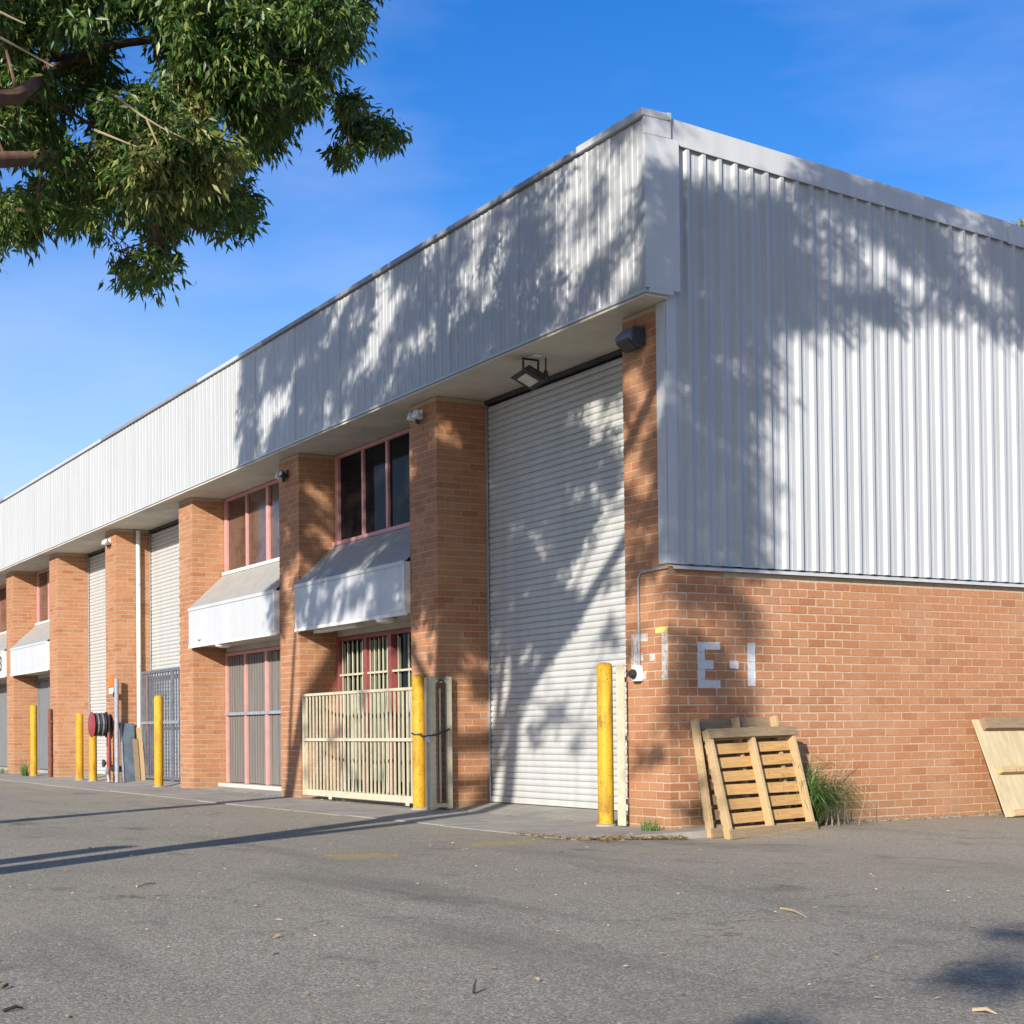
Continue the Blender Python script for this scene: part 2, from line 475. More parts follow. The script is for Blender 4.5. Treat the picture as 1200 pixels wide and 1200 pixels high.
def thing(name, loc, label, cat, group=None):
    o = bpy.data.objects.new(name, None)
    o.empty_display_size = 0.2
    o.location = loc
    COL.objects.link(o)
    WLOC[o] = Vector(loc)
    o['label'] = label; o['category'] = cat
    if group: o['group'] = group
    return o
def mesh_from(name, V, F, mat, smooth=False):
    me = bpy.data.meshes.new(name)
    me.from_pydata([tuple(q) for q in V], [], F)
    me.materials.append(MAT[mat])
    if smooth:
        me.polygons.foreach_set('use_smooth', [True] * len(me.polygons))
    me.update()
    return me
def place(name, me, loc, parent=None, rot=None):
    o = bpy.data.objects.new(name, me)
    COL.objects.link(o)
    WLOC[o] = Vector(loc)
    if parent is not None:
        o.parent = parent
        o.location = Vector(loc) - WLOC[parent]
    else:
        o.location = loc
    if rot is not None: o.rotation_euler = rot
    return o
def build(name, mb, mat, parent=None, smooth=False, bevel=0.0, kind=None, label=None, cat=None, group=None, fixn=True):
    V = np.array(mb.v, float)
    lo, hi = V.min(0), V.max(0)
    c = np.array([(lo[0] + hi[0]) / 2, (lo[1] + hi[1]) / 2, lo[2]])
    me = mesh_from(name, V - c, mb.f, mat, smooth)
    o = place(name, me, tuple(c), parent)
    if fixn:
        import bmesh
        bm = bmesh.new(); bm.from_mesh(me); bmesh.ops.recalc_face_normals(bm, faces=bm.faces); bm.to_mesh(me); bm.free()
    if bevel:
        md = o.modifiers.new('bevel', 'BEVEL'); md.width = bevel; md.segments = 2; md.limit_method = 'ANGLE'
    if smooth:
        me.set_sharp_from_angle(angle=math.radians(40))
    if kind: o['kind'] = kind
    if label: o['label'] = label
    if cat: o['category'] = cat
    if group: o['group'] = group
    return o
def B(name, x0, x1, y0, y1, z0, z1, mat, parent, bevel=0.0, **kw):
    return build(name, MB().box(x0, x1, y0, y1, z0, z1), mat, parent, bevel=bevel, fixn=False, **kw)

# ------------------------------------------------------------------ ground
def gz(x, y):
    return -0.055 * math.exp(-((x - 0.75) ** 2 / 0.9 + (y - 0.05) ** 2 / 0.7))
mb = MB()
xs = sorted(set([-300, -120, -60, -45] + list(np.arange(-30, -3, 3.0)) + list(np.arange(-3, 3.01, 0.15)) + list(np.arange(3.5, 14, 1.0)) + [20, 40, 90, 250]))
ys = sorted(set([-300, -120, -60, -30] + list(np.arange(-20, -3, 2.0)) + list(np.arange(-3, 3.01, 0.15)) + list(np.arange(3.5, 20, 2.0)) + [30, 60, 120, 300]))
nx = len(xs)
mb.v = [(x, y, gz(x, y)) for y in ys for x in xs]
mb.f = [(j * nx + i, j * nx + i + 1, (j + 1) * nx + i + 1, (j + 1) * nx + i) for j in range(len(ys) - 1) for i in range(nx - 1)]
g = build('ground', mb, 'asphalt', None, smooth=True, kind='structure')
g['label'] = 'grey worn asphalt yard'

# concrete apron of separate bays, rising into the door recesses
PIERS = [(-0.738, 0.0), (-5.652, -4.884), (-10.195, -9.404), (-15.10, -14.338), (-19.95, -19.17), (-24.72, -23.94), (-29.30, -28.50), (-34.1, -33.3), (-38.9, -38.1)]
apron = thing('path', (-15, -0.7, 0), 'strip of pale concrete paving along the front of the building', 'paving')
del apron['category']; apron['kind'] = 'structure'
ax = [0.36, -2.3, -4.884, -7.6, -10.0, -12.6, -15.1, -17.4, -19.9, -22.3, -24.7, -27.2, -29.6, -33, -38, -43]
for i in range(len(ax) - 1):
    x1, x0 = ax[i] - 0.006, ax[i + 1] + 0.006
    e = -1.36 + 0.05 * math.sin(i * 1.7)
    z0 = 0.009 + 0.003 * (i % 2)
    prof = [(e, -0.12), (e, z0 - 0.004), (e + 0.012, z0), (0.1, z0 + 0.012), (0.72, 0.095), (0.9, 0.1), (0.9, -0.12)]
    build('concrete_slab', MB().prism(prof, 'X', x0, x1), 'concrete', apron)

# ------------------------------------------------------------------ the warehouse
bld = thing('warehouse_building', (-20, 6, 0), 'long orange brick and pale metal warehouse with roller doors and awnings', 'building')
BRH, CRS, BRL, BRD = 0.0735, 0.086, 0.229, 0.110
def chamfer_box(dx, dy, dz, c=0.004, jit=0.0015):
    hx, hy, hz = dx / 2, dy / 2, dz / 2
    V = []; idx = {}
    for sx in (-1, 1):
        for sy in (-1, 1):
            for sz in (-1, 1):
                j = rng.normal(0, jit, 3)
                for a in range(3):
                    q = np.array([sx * (hx - c), sy * (hy - c), sz * (hz - c)])
                    q[a] = (sx * hx, sy * hy, sz * hz)[a]
                    idx[(sx, sy, sz, a)] = len(V); V.append(q + j)
    Fc = []
    def I(sx, sy, sz, a): return idx[(sx, sy, sz, a)]
    for s_ in (-1, 1):
        Fc.append((I(s_, -1, -1, 0), I(s_, 1, -1, 0), I(s_, 1, 1, 0), I(s_, -1, 1, 0)))
        Fc.append((I(-1, s_, -1, 1), I(1, s_, -1, 1), I(1, s_, 1, 1), I(-1, s_, 1, 1)))
        Fc.append((I(-1, -1, s_, 2), I(1, -1, s_, 2), I(1, 1, s_, 2), I(-1, 1, s_, 2)))
    for a in (-1, 1):
        for b in (-1, 1):
            Fc.append((I(a, b, -1, 0), I(a, b, 1, 0), I(a, b, 1, 1), I(a, b, -1, 1)))
            Fc.append((I(a, -1, b, 0), I(a, 1, b, 0), I(a, 1, b, 2), I(a, -1, b, 2)))
            Fc.append((I(-1, a, b, 1), I(1, a, b, 1), I(1, a, b, 2), I(-1, a, b, 2)))
            for c_ in (-1, 1):
                Fc.append((I(a, b, c_, 0), I(a, b, c_, 1), I(a, b, c_, 2)))
    return V, Fc
def recalc(me):
    import bmesh
    bm = bmesh.new(); bm.from_mesh(me); bmesh.ops.recalc_face_normals(bm, faces=bm.faces); bm.to_mesh(me); bm.free()

def courses_for(xl, xr, depth, ztop, side_len=None, side_top=None):
    """boxes of one pier: front face at y=0 from xl to xr, right-hand return along x=xr (to depth or side_len)"""
    out = []
    k = 0
    while -0.03 + k * CRS + BRH <= ztop + 0.01:
        z0 = -0.03 + k * CRS; z1 = z0 + BRH
        even = k % 2 == 0
        L0, D0 = (BRL, BRD) if even else (BRD, BRL)
        ret = depth
        if side_len and z1 <= side_top: ret = side_len
        out.append((xr - L0, xr, 0.0, D0, z0, z1, 'c'))
        x = xr - L0 - 0.012
        while x - xl > 0.04:
            a = max(xl, x - BRL)
            if a - xl < 0.05 and a > xl: a = xl if x - xl <= BRL + 0.05 else a
            out.append((a, x, 0.0, BRD, z0, z1, 'f'))
            x = a - 0.012
        y = D0 + 0.012
        while ret - y > 0.04:
            b = min(ret, y + BRL)
            out.append((xr - BRD, xr, y, b, z0, z1, 's'))
            y = b + 0.012
        k += 1
    return out
def brick_joined(name, boxes, mat, parent):
    mb = MB()
    for (x0, x1, y0, y1, z0, z1, kd) in boxes:
        j = rng.normal(0, 0.0012, 6); j[0:2] -= 0; o = np.clip(rng.normal(0, 0.0014, 2), -0.002, 0.002)
        mb.box(x0 + o[0], x1 + o[0], y0 + o[1], y1 + o[1], z0 + j[4], z1 + j[5])
    return build(name, mb, mat, parent, kind='stuff', fixn=False)

SOF = 5.255
# corner pier and side wall
allb = courses_for(-0.738, 0.0, 0.70, SOF, side_len=13.9, side_top=2.62)
wallb = [b for b in allb if b[6] in 'cs' and b[5] <= 2.62]
near = sorted([b for b in wallb if b[3] <= 2.52 and b[4] > -0.05 and abs((b[3] - b[2]) - BRL) < 0.002 or (b[6] == 'c')], key=lambda b: b[2])[:300]
nearset = set(near)
rest_side = [b for b in wallb if b not in nearset and b[6] == 's']
rest_front = [b for b in allb if b not in nearset and b not in set(rest_side)]
swall = build('side_wall', MB().box(-0.22, -0.0045, 0.72, 13.9, -0.1, 2.60), 'mortar_corner', bld, fixn=False)
swall['label'] = 'orange brick lower side wall with a painted white E-1'
corner = build('pier', MB().box(-0.7335, -0.0045, 0.0045, 0.72, -0.1, SOF), 'mortar_corner', bld, fixn=False)
corner['label'] = 'corner brick pier beside the tall roller door'
variants = {}
for b in near:
    key = (round(b[1] - b[0], 3), round(b[3] - b[2], 3))
    if key not in variants:
        variants[key] = []
        for q in range(3):
            V, Fc = chamfer_box(key[0], key[1], BRH)
            me = mesh_from('brick', V, Fc, 'brick_corner'); recalc(me); variants[key].append(me)
    me = variants[key][rng.integers(3)]
    o = np.clip(rng.normal(0, 0.0012, 2), -0.002, 0.002)
    place('brick', me, ((b[0] + b[1]) / 2 + o[0], (b[2] + b[3]) / 2 + o[1] * 0.5, (b[4] + b[5]) / 2), swall)
brick_joined('brickwork', rest_side, 'brick_corner', swall)
brick_joined('brickwork', rest_front, 'brick_corner', corner)
for i, (xl, xr) in enumerate(PIERS[1:]):
    pr = build('pier', MB().box(xl + 0.0045, xr - 0.0045, 0.0045, 0.74, -0.1, SOF), 'mortar', bld, fixn=False)
    brick_joined('brickwork', courses_for(xl, xr, 0.735, SOF), 'brick', pr)

# roof, rear, ends
build('roof', MB().prism([(-0.1, 6.96), (13.9, 6.15), (13.9, 6.05), (-0.1, 6.86)], 'X', -43, -0.02), 'grey_capping', bld)
B('rear_wall', -43, -0.02, 13.7, 13.88, 0, 6.04, 'cladding', bld)
B('end_wall', -43.2, -43.01, 0.0, 13.88, 0, 6.04, 'cladding', bld)

# corrugated sheets
PITCH, RIB = 0.203, 0.040
def sheet_profile(n, pitch=PITCH, rib=RIB, small=True):
    """(u, height) across n pans: pan, flank, crest, flank"""
    pr = []
    for i in range(n):
        u = i * pitch
        pr += [(u, 0), (u + 0.050, 0), (u + 0.053, 0.003), (u + 0.058, 0.003), (u + 0.061, 0), (u + 0.112, 0), (u + 0.136, rib), (u + 0.172, rib), (u + 0.180, 0)]
    pr.append((n * pitch, 0))
    return pr
def sheet_mesh(name, n, z0, ztop_fn, mat, rib=RIB, outward='x'):
    pr = sheet_profile(n, rib=rib)
    V = []; Fc = []
    for (u, h) in pr:
        for z in (z0, ztop_fn(u)):
            V.append((h, u, z) if outward == 'x' else (u, -h, z))
    m = len(pr)
    for i in range(m - 1):
        Fc.append((2 * i, 2 * i + 2, 2 * i + 3, 2 * i + 1) if outward == 'x' else (2 * i, 2 * i + 2, 2 * i + 3, 2 * i + 1))
    return mesh_from(name, V, Fc, mat)
side_top = lambda y: 6.90 - 0.0565 * y
Y0 = 0.118
clad = build('side_cladding', MB().box(-0.2, -0.012, 0.73, 13.9, 2.66, 6.04), 'grey_steel', bld, fixn=False)
clad['label'] = 'pale ribbed metal cladding of the upper side wall'
for i in range(17):
    y0 = Y0 + i * 4 * PITCH
    n = 4
    if y0 + n * PITCH > 13.9: break
    zb = 2.652
    me = sheet_mesh('cladding_sheet', n, zb, lambda u, y0=y0: side_top(y0 + u), 'cladding')
    place('cladding_sheet', me, (0.022 + 0.001 * (i % 2), y0, 0), clad)
build('base_flashing', MB().prism([(0.0, 2.645), (0.068, 2.625), (0.068, 2.597), (0.062, 2.597), (0.062, 2.617), (0.0, 2.632)], 'Y', 0.02, 13.9), 'flashing', clad)
build('seam_trim', MB().box(0.020, 0.030, 0.0, 0.118, 2.652, 6.9), 'flashing', clad, fixn=False)
# barge capping along the sloping side top
yy = [0.03, 4.826, 9.6, 13.9]
for i in range(3):
    a, b = yy[i] + 0.004, yy[i + 1] - 0.004
    d = 0.0 if i == 0 else -0.012 * i
    f1 = lambda y: 7.075 - 0.0575 * y + d
    f0 = lambda y: 6.825 - 0.0545 * y + d
    V = []
    for y in (a, b):
        V += [(0.075, y, f0(y)), (0.075, y, f1(y)), (-0.16, y, f1(y) + 0.02), (-0.16, y, f1(y) - 0.20), (0.058, y, f0(y) + 0.05), (0.058, y, f0(y))]
    Fc = [(0, 1, 7, 6), (1, 2, 8, 7), (2, 3, 9, 8), (3, 4, 10, 9), (4, 5, 11, 10), (5, 0, 6, 11), (0, 5, 4, 3, 2, 1), (6, 7, 8, 9, 10, 11)]
    build('barge_capping', MB().add(V, Fc), 'flashing', clad)

# front fascia
fas = build('fascia', MB().box(-43, 0.06, -0.262, -0.05, 5.35, 6.94), 'grey_steel', bld, fixn=False)
fas['label'] = 'pale ribbed metal fascia running along the front above the doors'
NS = 4
me = sheet_mesh('fascia_sheet', NS, 5.318, lambda u: 7.015, 'fascia_sheet', rib=0.008, outward='y')
x = 0.112
i = 0
while x - NS * PITCH > -43:
    x -= NS * PITCH
    place('fascia_sheet', me, (x, -0.276 - 0.002 * (i % 2), 0), fas)
    i += 1
# fascia bottom trim, soffit, capping
build('bottom_trim', MB().prism([(-0.303, 5.322), (-0.303, 5.295), (-0.24, 5.285), (-0.24, 5.30), (-0.296, 5.305), (-0.296, 5.322)], 'X', -43, 0.118), 'flashing', fas)
B('soffit_panel', -0.03, 0.085, -0.285, -0.02, 5.262, 5.284, 'soffit', fas)
x = -0.036
while x > -42:
    B('soffit_panel', x - 2.394, x, -0.285, 0.86, 5.262, 5.284, 'soffit', fas)
    x -= 2.4
x = 0.118
i = 0
while x > -42:
    L = 3.0 if i else 1.2
    B('capping', x - L + 0.004, x, -0.325, -0.02, 7.024, 7.085 + (0.012 if i == 0 else -0.003 * (i % 2)), 'flashing' if i in (0, 4, 7, 8, 9) else 'grey_capping', fas, bevel=0.006)
    x -= L; i += 1
# corner box trims
B('corner_trim', 0.084, 0.118, -0.30, 0.118, 5.335, 6.845, 'flashing', fas, bevel=0.004)
B('corner_trim', 0.086, 0.116, -0.298, 0.026, 6.848, 7.02, 'flashing', fas, bevel=0.004)
B('end_block', 0.0, 0.128, -0.018, 0.024, 7.026, 7.100, 'flashing', fas, bevel=0.004)
B('end_trim', 0.05, 0.135, -0.27, 0.02, 5.288, 5.332, 'flashing', fas, bevel=0.004)
# vertical flashing wrapping the pier corner
build('corner_flashing', MB().prism([(-0.125, -0.014), (0.020, -0.014), (0.020, -0.002), (-0.125, -0.002)], 'Z', 2.655, 5.26), 'flashing', clad)
B('corner_flashing', 0.006, 0.019, 0.0, 0.117, 2.655, 5.33, 'flashing', clad)

# ---- roller doors
def roller_door(xl, xr, label):
    d = build('roller_door', MB().box(xl + 0.01, xr - 0.01, 0.80, 0.84, 0.09, 5.25), 'dark_metal', bld, fixn=False)
    d['label'] = label
    L = xr - xl - 0.06
    h = 0.077
    pr = [(0.016, 0.0), (0.008, 0.004), (0.003, 0.014), (0.0, 0.028), (-0.001, 0.040), (0.001, 0.055), (0.005, 0.067), (0.016, 0.0752)]
    V = []; Fc = []
    for xx in (-L / 2, L / 2):
        V += [(xx, a, b) for a, b in pr]
    m = len(pr)
    Fc = [(i, i + 1, m + i + 1, m + i) for i in range(m - 1)] + [tuple(range(m)), tuple(range(2 * m - 1, m - 1, -1))]
    me = mesh_from('slat', V, Fc, 'roller_slat', smooth=True); recalc(me); me.set_sharp_from_angle(angle=math.radians(50))
    k = 0; z = 0.18
    while z + h < 5.2:
        place('slat', me, ((xl + xr) / 2 + rng.normal(0, 0.002), 0.735 + rng.normal(0, 0.0012), z), d)
        z += h
    B('bottom_rail', xl + 0.03, xr - 0.03, 0.722, 0.77, 0.105, 0.178, 'roller_slat', d, bevel=0.004)
    for xx in (xl + 0.022, xr - 0.022):
        build('guide_channel', MB().prism([(xx - 0.018, 0.70), (xx + 0.018, 0.70), (xx + 0.018, 0.72), (xx - 0.010, 0.72), (xx - 0.010, 0.79), (xx - 0.018, 0.79)], 'Z', 0.1, 5.2), 'galvanised', d)
    B('header_beam', xl + 0.005, xr - 0.005, 0.70, 0.79, 5.205, 5.258, 'dark_metal', d)
roller_door(-4.884, -0.738, 'tall pale roller door beside the corner pier')
roller_door(-19.17, -15.10, 'roller door behind the grey barred gate')
roller_door(-23.94, -19.95, 'roller door behind the hose reel')
roller_door(-43.0, -38.9, 'farthest roller door')

# ---- window bays
def bar(parent, name, x, w, y0, y1, z0, z1, mat, bevel=0.003):
    return B(name, x - w / 2, x + w / 2, y0, y1, z0, z1, mat, parent, bevel=bevel)
def window_bay(xl, xr, mull, glass, frame, sillmat, label, lower):
    yw = 0.60
    B('spandrel', xl + 0.004, xr - 0.004, yw + 0.02, yw + 0.14, 2.47, 3.86, 'soffit', bld)
    w = B('window', xl + 0.02, xr - 0.02, yw + 0.09, yw + 0.12, 3.87, 5.25, 'dark_metal', bld)
    w['label'] = label
    edges = [xl + 0.10] + mull + [xr - 0.05]
    for a, b in zip(edges[:-1], edges[1:]):
        B('pane', a + 0.03, b - 0.03, yw + 0.035, yw + 0.045, 3.93, 5.20, glass, w)
    for q in (edges[0], edges[-1]):
        bar(w, 'frame', q - 0.02, 0.12, yw - 0.01, yw + 0.07, 3.90, 5.235, frame)
    for i, q in enumerate(mull):
        bar(w, 'mullion', q, 0.055 if i == 0 else 0.11 if lower == 'screen' else 0.07, yw - 0.005, yw + 0.07, 3.93, 5.195, frame)
    B('head_frame', xl + 0.02, xr - 0.02, yw - 0.005, yw + 0.075, 5.197, 5.25, frame, w, bevel=0.003)
    B('sill', xl + 0.02, xr - 0.02, yw - 0.06, yw + 0.08, 3.862, 3.92, sillmat, w, bevel=0.006)
    dm = {'bars': 'maroon_frame', 'screen': 'pink_frame', 'blue': 'screen_blue'}[lower]
    d = B('entrance_door', xl + 0.02, xr - 0.02, yw + 0.12, yw + 0.15, 0.09, 2.46, 'dark_metal', bld)
    B('threshold', xl + 0.02, xr - 0.02, yw - 0.16, yw + 0.11, 0.03, 0.125, 'soffit' if lower == 'screen' else 'concrete', d, bevel=0.006)
    ed = [xl + 0.06] + [m + (-0.1 if lower == 'screen' else 0.05) for m in mull] + [xr - 0.05]
    for i, q in enumerate(ed):
        bar(d, 'door_frame', q, 0.10 if lower != 'screen' or i == 2 else 0.08, yw - 0.01, yw + 0.10, 0.13, 2.44, dm)
    B('head_frame', xl + 0.02, xr - 0.02, yw - 0.005, yw + 0.105, 2.40, 2.46, dm, d, bevel=0.003)
    for i, (a, b) in enumerate(zip(ed[:-1], ed[1:])):
        a += 0.05; b -= 0.05
        if lower == 'bars':
            B('pane', a, b, yw + 0.085, yw + 0.095, 0.14, 2.39, 'dark_glass', d)
            nb = 6
            for k in range(nb):
                xx = a + (k + 0.5) * (b - a) / nb
                build('blind_slat', MB().box(xx - 0.045, xx + 0.02, yw + 0.065, yw + 0.072, 0.3, 2.36), 'blind_cream', d, fixn=False)
            for k in range(5):
                xx = a + (k + 0.5) * (b - a) / 5
                build('security_bar', MB().tube([(xx, yw + 0.02, 0.14), (xx, yw + 0.02, 2.39)], 0.007, 6), 'cream_steel', d, smooth=True)
            for zz in (0.9, 1.88):
                B('cross_bar', a, b, yw + 0.006, yw + 0.012, zz - 0.015, zz + 0.015, 'cream_steel', d)
        elif lower == 'screen':
            B('screen', a, b, yw + 0.03, yw + 0.05, 0.14, 2.39, 'screen_grey' if i != 1 else 'screen_mauve', d)
            for k in range(7):
                xx = a + (k + 0.5) * (b - a) / 7
                build('screen_bar', MB().box(xx - 0.009, xx + 0.009, yw + 0.012, yw + 0.028, 0.14, 2.39), 'screen_grey', d, fixn=False)
        else:
            B('screen', a, b, yw + 0.03, yw + 0.05, 0.14, 2.39, 'screen_blue', d)
    if lower == 'screen':
        B('rail', xl + 0.03, xr - 0.03, yw - 0.03, yw - 0.012, 1.33, 1.385, 'grey_steel', d, bevel=0.003)
    # awning
    x0, x1 = xl + 0.004, xr - 0.004
    aw = build('awning', MB().prism([(-0.045, 2.62), (-0.045, 3.19), (0.595, 3.82), (0.595, 3.78), (0.0, 3.17), (0.0, 2.62)], 'X', x0 + 0.01, x1 - 0.01), 'grey_steel', bld)
    nseg = 3 if lower == 'bars' else 2
    for k in range(nseg):
        a = x0 + k * (x1 - x0) / nseg + 0.003; b = x0 + (k + 1) * (x1 - x0) / nseg - 0.003
        B('front_panel', a, b, -0.082, -0.05, 2.59, 3.215, 'awning_sheet', aw, bevel=0.004)
        build('roof_sheet', MB().prism([(-0.085, 3.222), (-0.085, 3.246), (0.585, 3.886), (0.598, 3.858)], 'X', a, b), 'awning_roof', aw)
        B('soffit_lining', a, b, -0.045, 0.60, 2.565, 2.59, 'soffit', aw)
    B('bottom_trim', x0, x1, -0.09, -0.046, 2.535, 2.588, 'white_sill', aw, bevel=0.004)
    B('end_trim', x1 - 0.05, x1, -0.094, -0.083, 2.59, 3.22, 'white_sill', aw)
    B('end_cap', x1 - 0.008, x1 + 0.002, -0.0825, -0.003, 2.56, 3.235, 'white_sill', aw)
    B('top_trim', x0, x1, -0.096, -0.084, 3.195, 3.25, 'awning_sheet', aw, bevel=0.002)
    return w, d, aw
w1, d1, aw1 = window_bay(-9.404, -5.652, [-8.40, -7.57], 'dark_glass', 'pink_frame', 'pink_frame', 'dark three-pane upper window in the shade', 'bars')
w2, d2, aw2 = window_bay(-14.338, -10.195, [-13.22, -12.22], 'brown_glass', 'pink_frame', 'white_sill', 'sunlit pink-framed upper window', 'screen')
w3, d3, aw3 = window_bay(-28.50, -24.72, [-27.3, -26.2], 'brown_glass', 'pink_frame', 'white_sill', 'far upper window', 'blue')
w4, d4, aw4 = window_bay(-33.30, -29.30, [-32.0, -30.8], 'brown_glass', 'pink_frame', 'white_sill', 'farthest upper window', 'blue')
w5, d5, aw5 = window_bay(-38.10, -34.10, [-36.8, -35.5], 'brown_glass', 'pink_frame', 'white_sill', 'last upper window', 'blue')
# number on the farthest visible awning
cu = bpy.data.curves.new('number', 'FONT'); cu.body = '3'; cu.size = 0.55; cu.extrude = 0.004
to = bpy.data.objects.new('tmp', cu); COL.objects.link(to)
bpy.context.view_layer.update()
me = bpy.data.meshes.new_from_object(to.evaluated_get(bpy.context.evaluated_depsgraph_get()))
bpy.data.objects.remove(to)
me.materials.clear(); me.materials.append(MAT['letter_black'])
nm = place('number', me, (-29.75, -0.090, 2.72), aw4, (math.radians(90), 0, 0))
# lights and sensor under the awnings
B('batten_light', -9.0, -7.5, 0.05, 0.17, 2.495, 2.562, 'white_sill', aw1, bevel=0.01)
build('round_light', MB().lathe([(0.14, 2.562), (0.15, 2.54), (0.13, 2.50), (0.06, 2.48)], 16, (-6.5, 0.05, 0)), 'white_plastic', aw1, smooth=True)
build('round_light', MB().lathe([(0.14, 2.562), (0.15, 2.54), (0.13, 2.50), (0.06, 2.48)], 16, (-12.9, 0.05, 0)), 'white_plastic', aw2, smooth=True)
B('sensor', -13.78, -13.66, -0.14, -0.084, 2.66, 2.80, 'white_plastic', aw2, bevel=0.01)

# downpipe and conduit
dp = build('downpipe', MB().tube([(-19.10, 0.45, 0.03), (-19.10, 0.45, 5.24)], 0.045, 12), 'pvc_pipe', bld, smooth=True)
for zz in (0.8, 2.4, 4.1): B('bracket', -19.165, -19.045, 0.435, 0.465, zz, zz + 0.03, 'galvanised', dp)
cd = build('conduit', MB().tube([(-0.478, -0.018, 1.66), (-0.478, -0.018, 1.95), (-0.475, -0.018, 2.55), (-0.45, -0.018, 2.595), (-0.38, -0.018, 2.605), (0.02, -0.018, 2.612)], 0.011, 8), 'galvanised', bld, smooth=True)
B('power_outlet', -0.535, -0.425, -0.075, -0.004, 1.50, 1.66, 'white_plastic', bld, bevel=0.012)
build('outlet_plug', MB().lathe([(0.045, -0.079), (0.05, -0.10), (0.035, -0.135)], 14, (-0.478, 0, 1.575), 'Y'), 'letter_black', bld, smooth=True)

# ------------------------------------------------------------------ fixtures on the building
def flood_soffit():
    t0 = thing('floodlight', (-2.6, 0.03, 5.26), 'black floodlight hanging from the soffit above the tall roller door', 'light')
    cx, cy = -2.6, 0.03
    B('mounting_plate', cx - 0.17, cx + 0.17, cy - 0.05, cy + 0.05, 5.245, 5.2605, 'white_plastic', t0, bevel=0.004)
    build('bracket', MB().tube([(cx, cy - 0.11, 5.04), (cx, cy - 0.11, 5.235), (cx, cy + 0.09, 5.235), (cx, cy + 0.09, 5.04)], 0.016, 8), 'dark_metal', t0, smooth=True)
    M = Matrix.Translation((cx - 0.02, cy - 0.03, 5.03)) @ Matrix.Rotation(math.radians(-22), 4, 'X') @ Matrix.Rotation(math.radians(-12), 4, 'Y')
    build('housing', MB().prism([(-0.16, -0.03), (0.16, -0.03), (0.10, 0.06), (-0.10, 0.06)], 'X', -0.14, 0.14).transform(M), 'dark_metal', t0, bevel=0.006)
    build('lens', MB().box(-0.085, 0.085, -0.09, 0.09, -0.040, -0.029, M), 'lens_glass', t0)
    build('sensor', MB().lathe([(0.03, 5.02), (0.035, 5.06), (0.02, 5.12)], 10, (cx + 0.05, cy + 0.16, 0)), 'dark_metal', t0, smooth=True)
    build('sensor_arm', MB().tube([(cx + 0.05, cy + 0.16, 5.12), (cx + 0.05, cy + 0.16, 5.262)], 0.010, 6), 'dark_metal', t0, smooth=True)
flood_soffit()
t0 = thing('bulkhead_light', (-0.43, 0.0, 4.9), 'dark wedge-shaped bulkhead light high on the corner brick pier', 'light')
build('housing', MB().prism([(-0.012, 4.88), (-0.012, 5.10), (-0.10, 5.10), (-0.20, 5.0), (-0.21, 4.96), (-0.10, 4.88)], 'X', -0.58, -0.33), 'gate_grey', t0, bevel=0.015)
build('diffuser', MB().prism([(-0.20, 4.945), (-0.10, 4.875), (-0.04, 4.875), (-0.04, 4.865), (-0.1, 4.855), (-0.20, 4.93)], 'X', -0.56, -0.35), 'dark_metal', t0)
B('side_cap', -0.327, -0.312, -0.16, -0.012, 4.89, 5.07, 'dark_metal', t0, bevel=0.004)
def twin_light(x, z, label, dark):
    t0 = thing('security_light', (x, 0, z), label, 'light')
    B('back_plate', x - 0.06, x + 0.06, -0.032, -0.003, z - 0.03, z + 0.09, 'dark_metal' if dark else 'white_plastic', t0, bevel=0.008)
    for s_ in (-1, 1):
        M = Matrix.Translation((x + s_ * 0.075, -0.09, z)) @ Matrix.Rotation(math.radians(-20), 4, 'X') @ Matrix.Rotation(math.radians(s_ * 15), 4, 'Z')
        build('lamp_head', MB().lathe([(0.026, 0.045), (0.04, 0.033), (0.056, -0.06), (0.046, -0.066)], 14, (0, 0, 0), 'Y').transform(M), 'dark_metal' if (dark and s_ > 0) else 'white_plastic', t0, smooth=True)
        build('lens', MB().lathe([(0.045, -0.062), (0.033, -0.071)], 14, (0, 0, 0), 'Y').transform(M), 'lens_glass', t0, smooth=True)
    build('sensor', MB().lathe([(0.025, z - 0.09), (0.032, z - 0.06), (0.02, z - 0.032)], 12, (x, -0.06, 0)), 'dark_metal', t0, smooth=True)
twin_light(-5.29, 5.06, 'white twin security light on the pier between dark window and tall roller door', False)
twin_light(-9.85, 4.97, 'black and white security light on the pier between the two awnings', True)
twin_light(-19.55, 5.0, 'white twin security light on the pier above the hose reel', False)

# ------------------------------------------------------------------ bollards
def bollard(x, y, h, label):
    t0 = thing('bollard', (x, y, gz(x, y) + 0.02), label, 'bollard', 'yellow steel bollards along the building front')
    r = 0.083
    build('post', MB().lathe([(r, 0.0), (r, h - 0.012), (r - 0.006, h - 0.004)], 28, (x, y, 0.0)), 'bollard_yellow', t0, smooth=True)
    build('cap', MB().lathe([(r - 0.004, h - 0.006), (r - 0.012, h + 0.012), (r * 0.55, h + 0.026), (0.008, h + 0.031)], 28, (x, y, 0.0)), 'bollard_yellow', t0, smooth=True)
    build('base_collar', MB().lathe([(r + 0.03, 0.0), (r + 0.028, 0.035), (r + 0.004, 0.042)], 20, (x, y, 0.0)), 'concrete', t0, smooth=True)
bollard(-0.93, -0.14, 1.68, 'worn yellow bollard in front of the tall roller door')
bollard(-5.26, -0.10, 1.71, 'yellow bollard at the end of the cream barred gate')
bollard(-16.00, -0.12, 1.71, 'yellow bollard in front of the grey barred gate')
bollard(-20.55, -0.12, 1.38, 'shorter yellow bollard below the hose reel')
bollard(-21.55, -0.14, 1.46, 'yellow bollard beside the shorter one near the hose reel')
bollard(-25.85, -0.12, 1.72, 'far yellow bollard beside the rusty pipe')

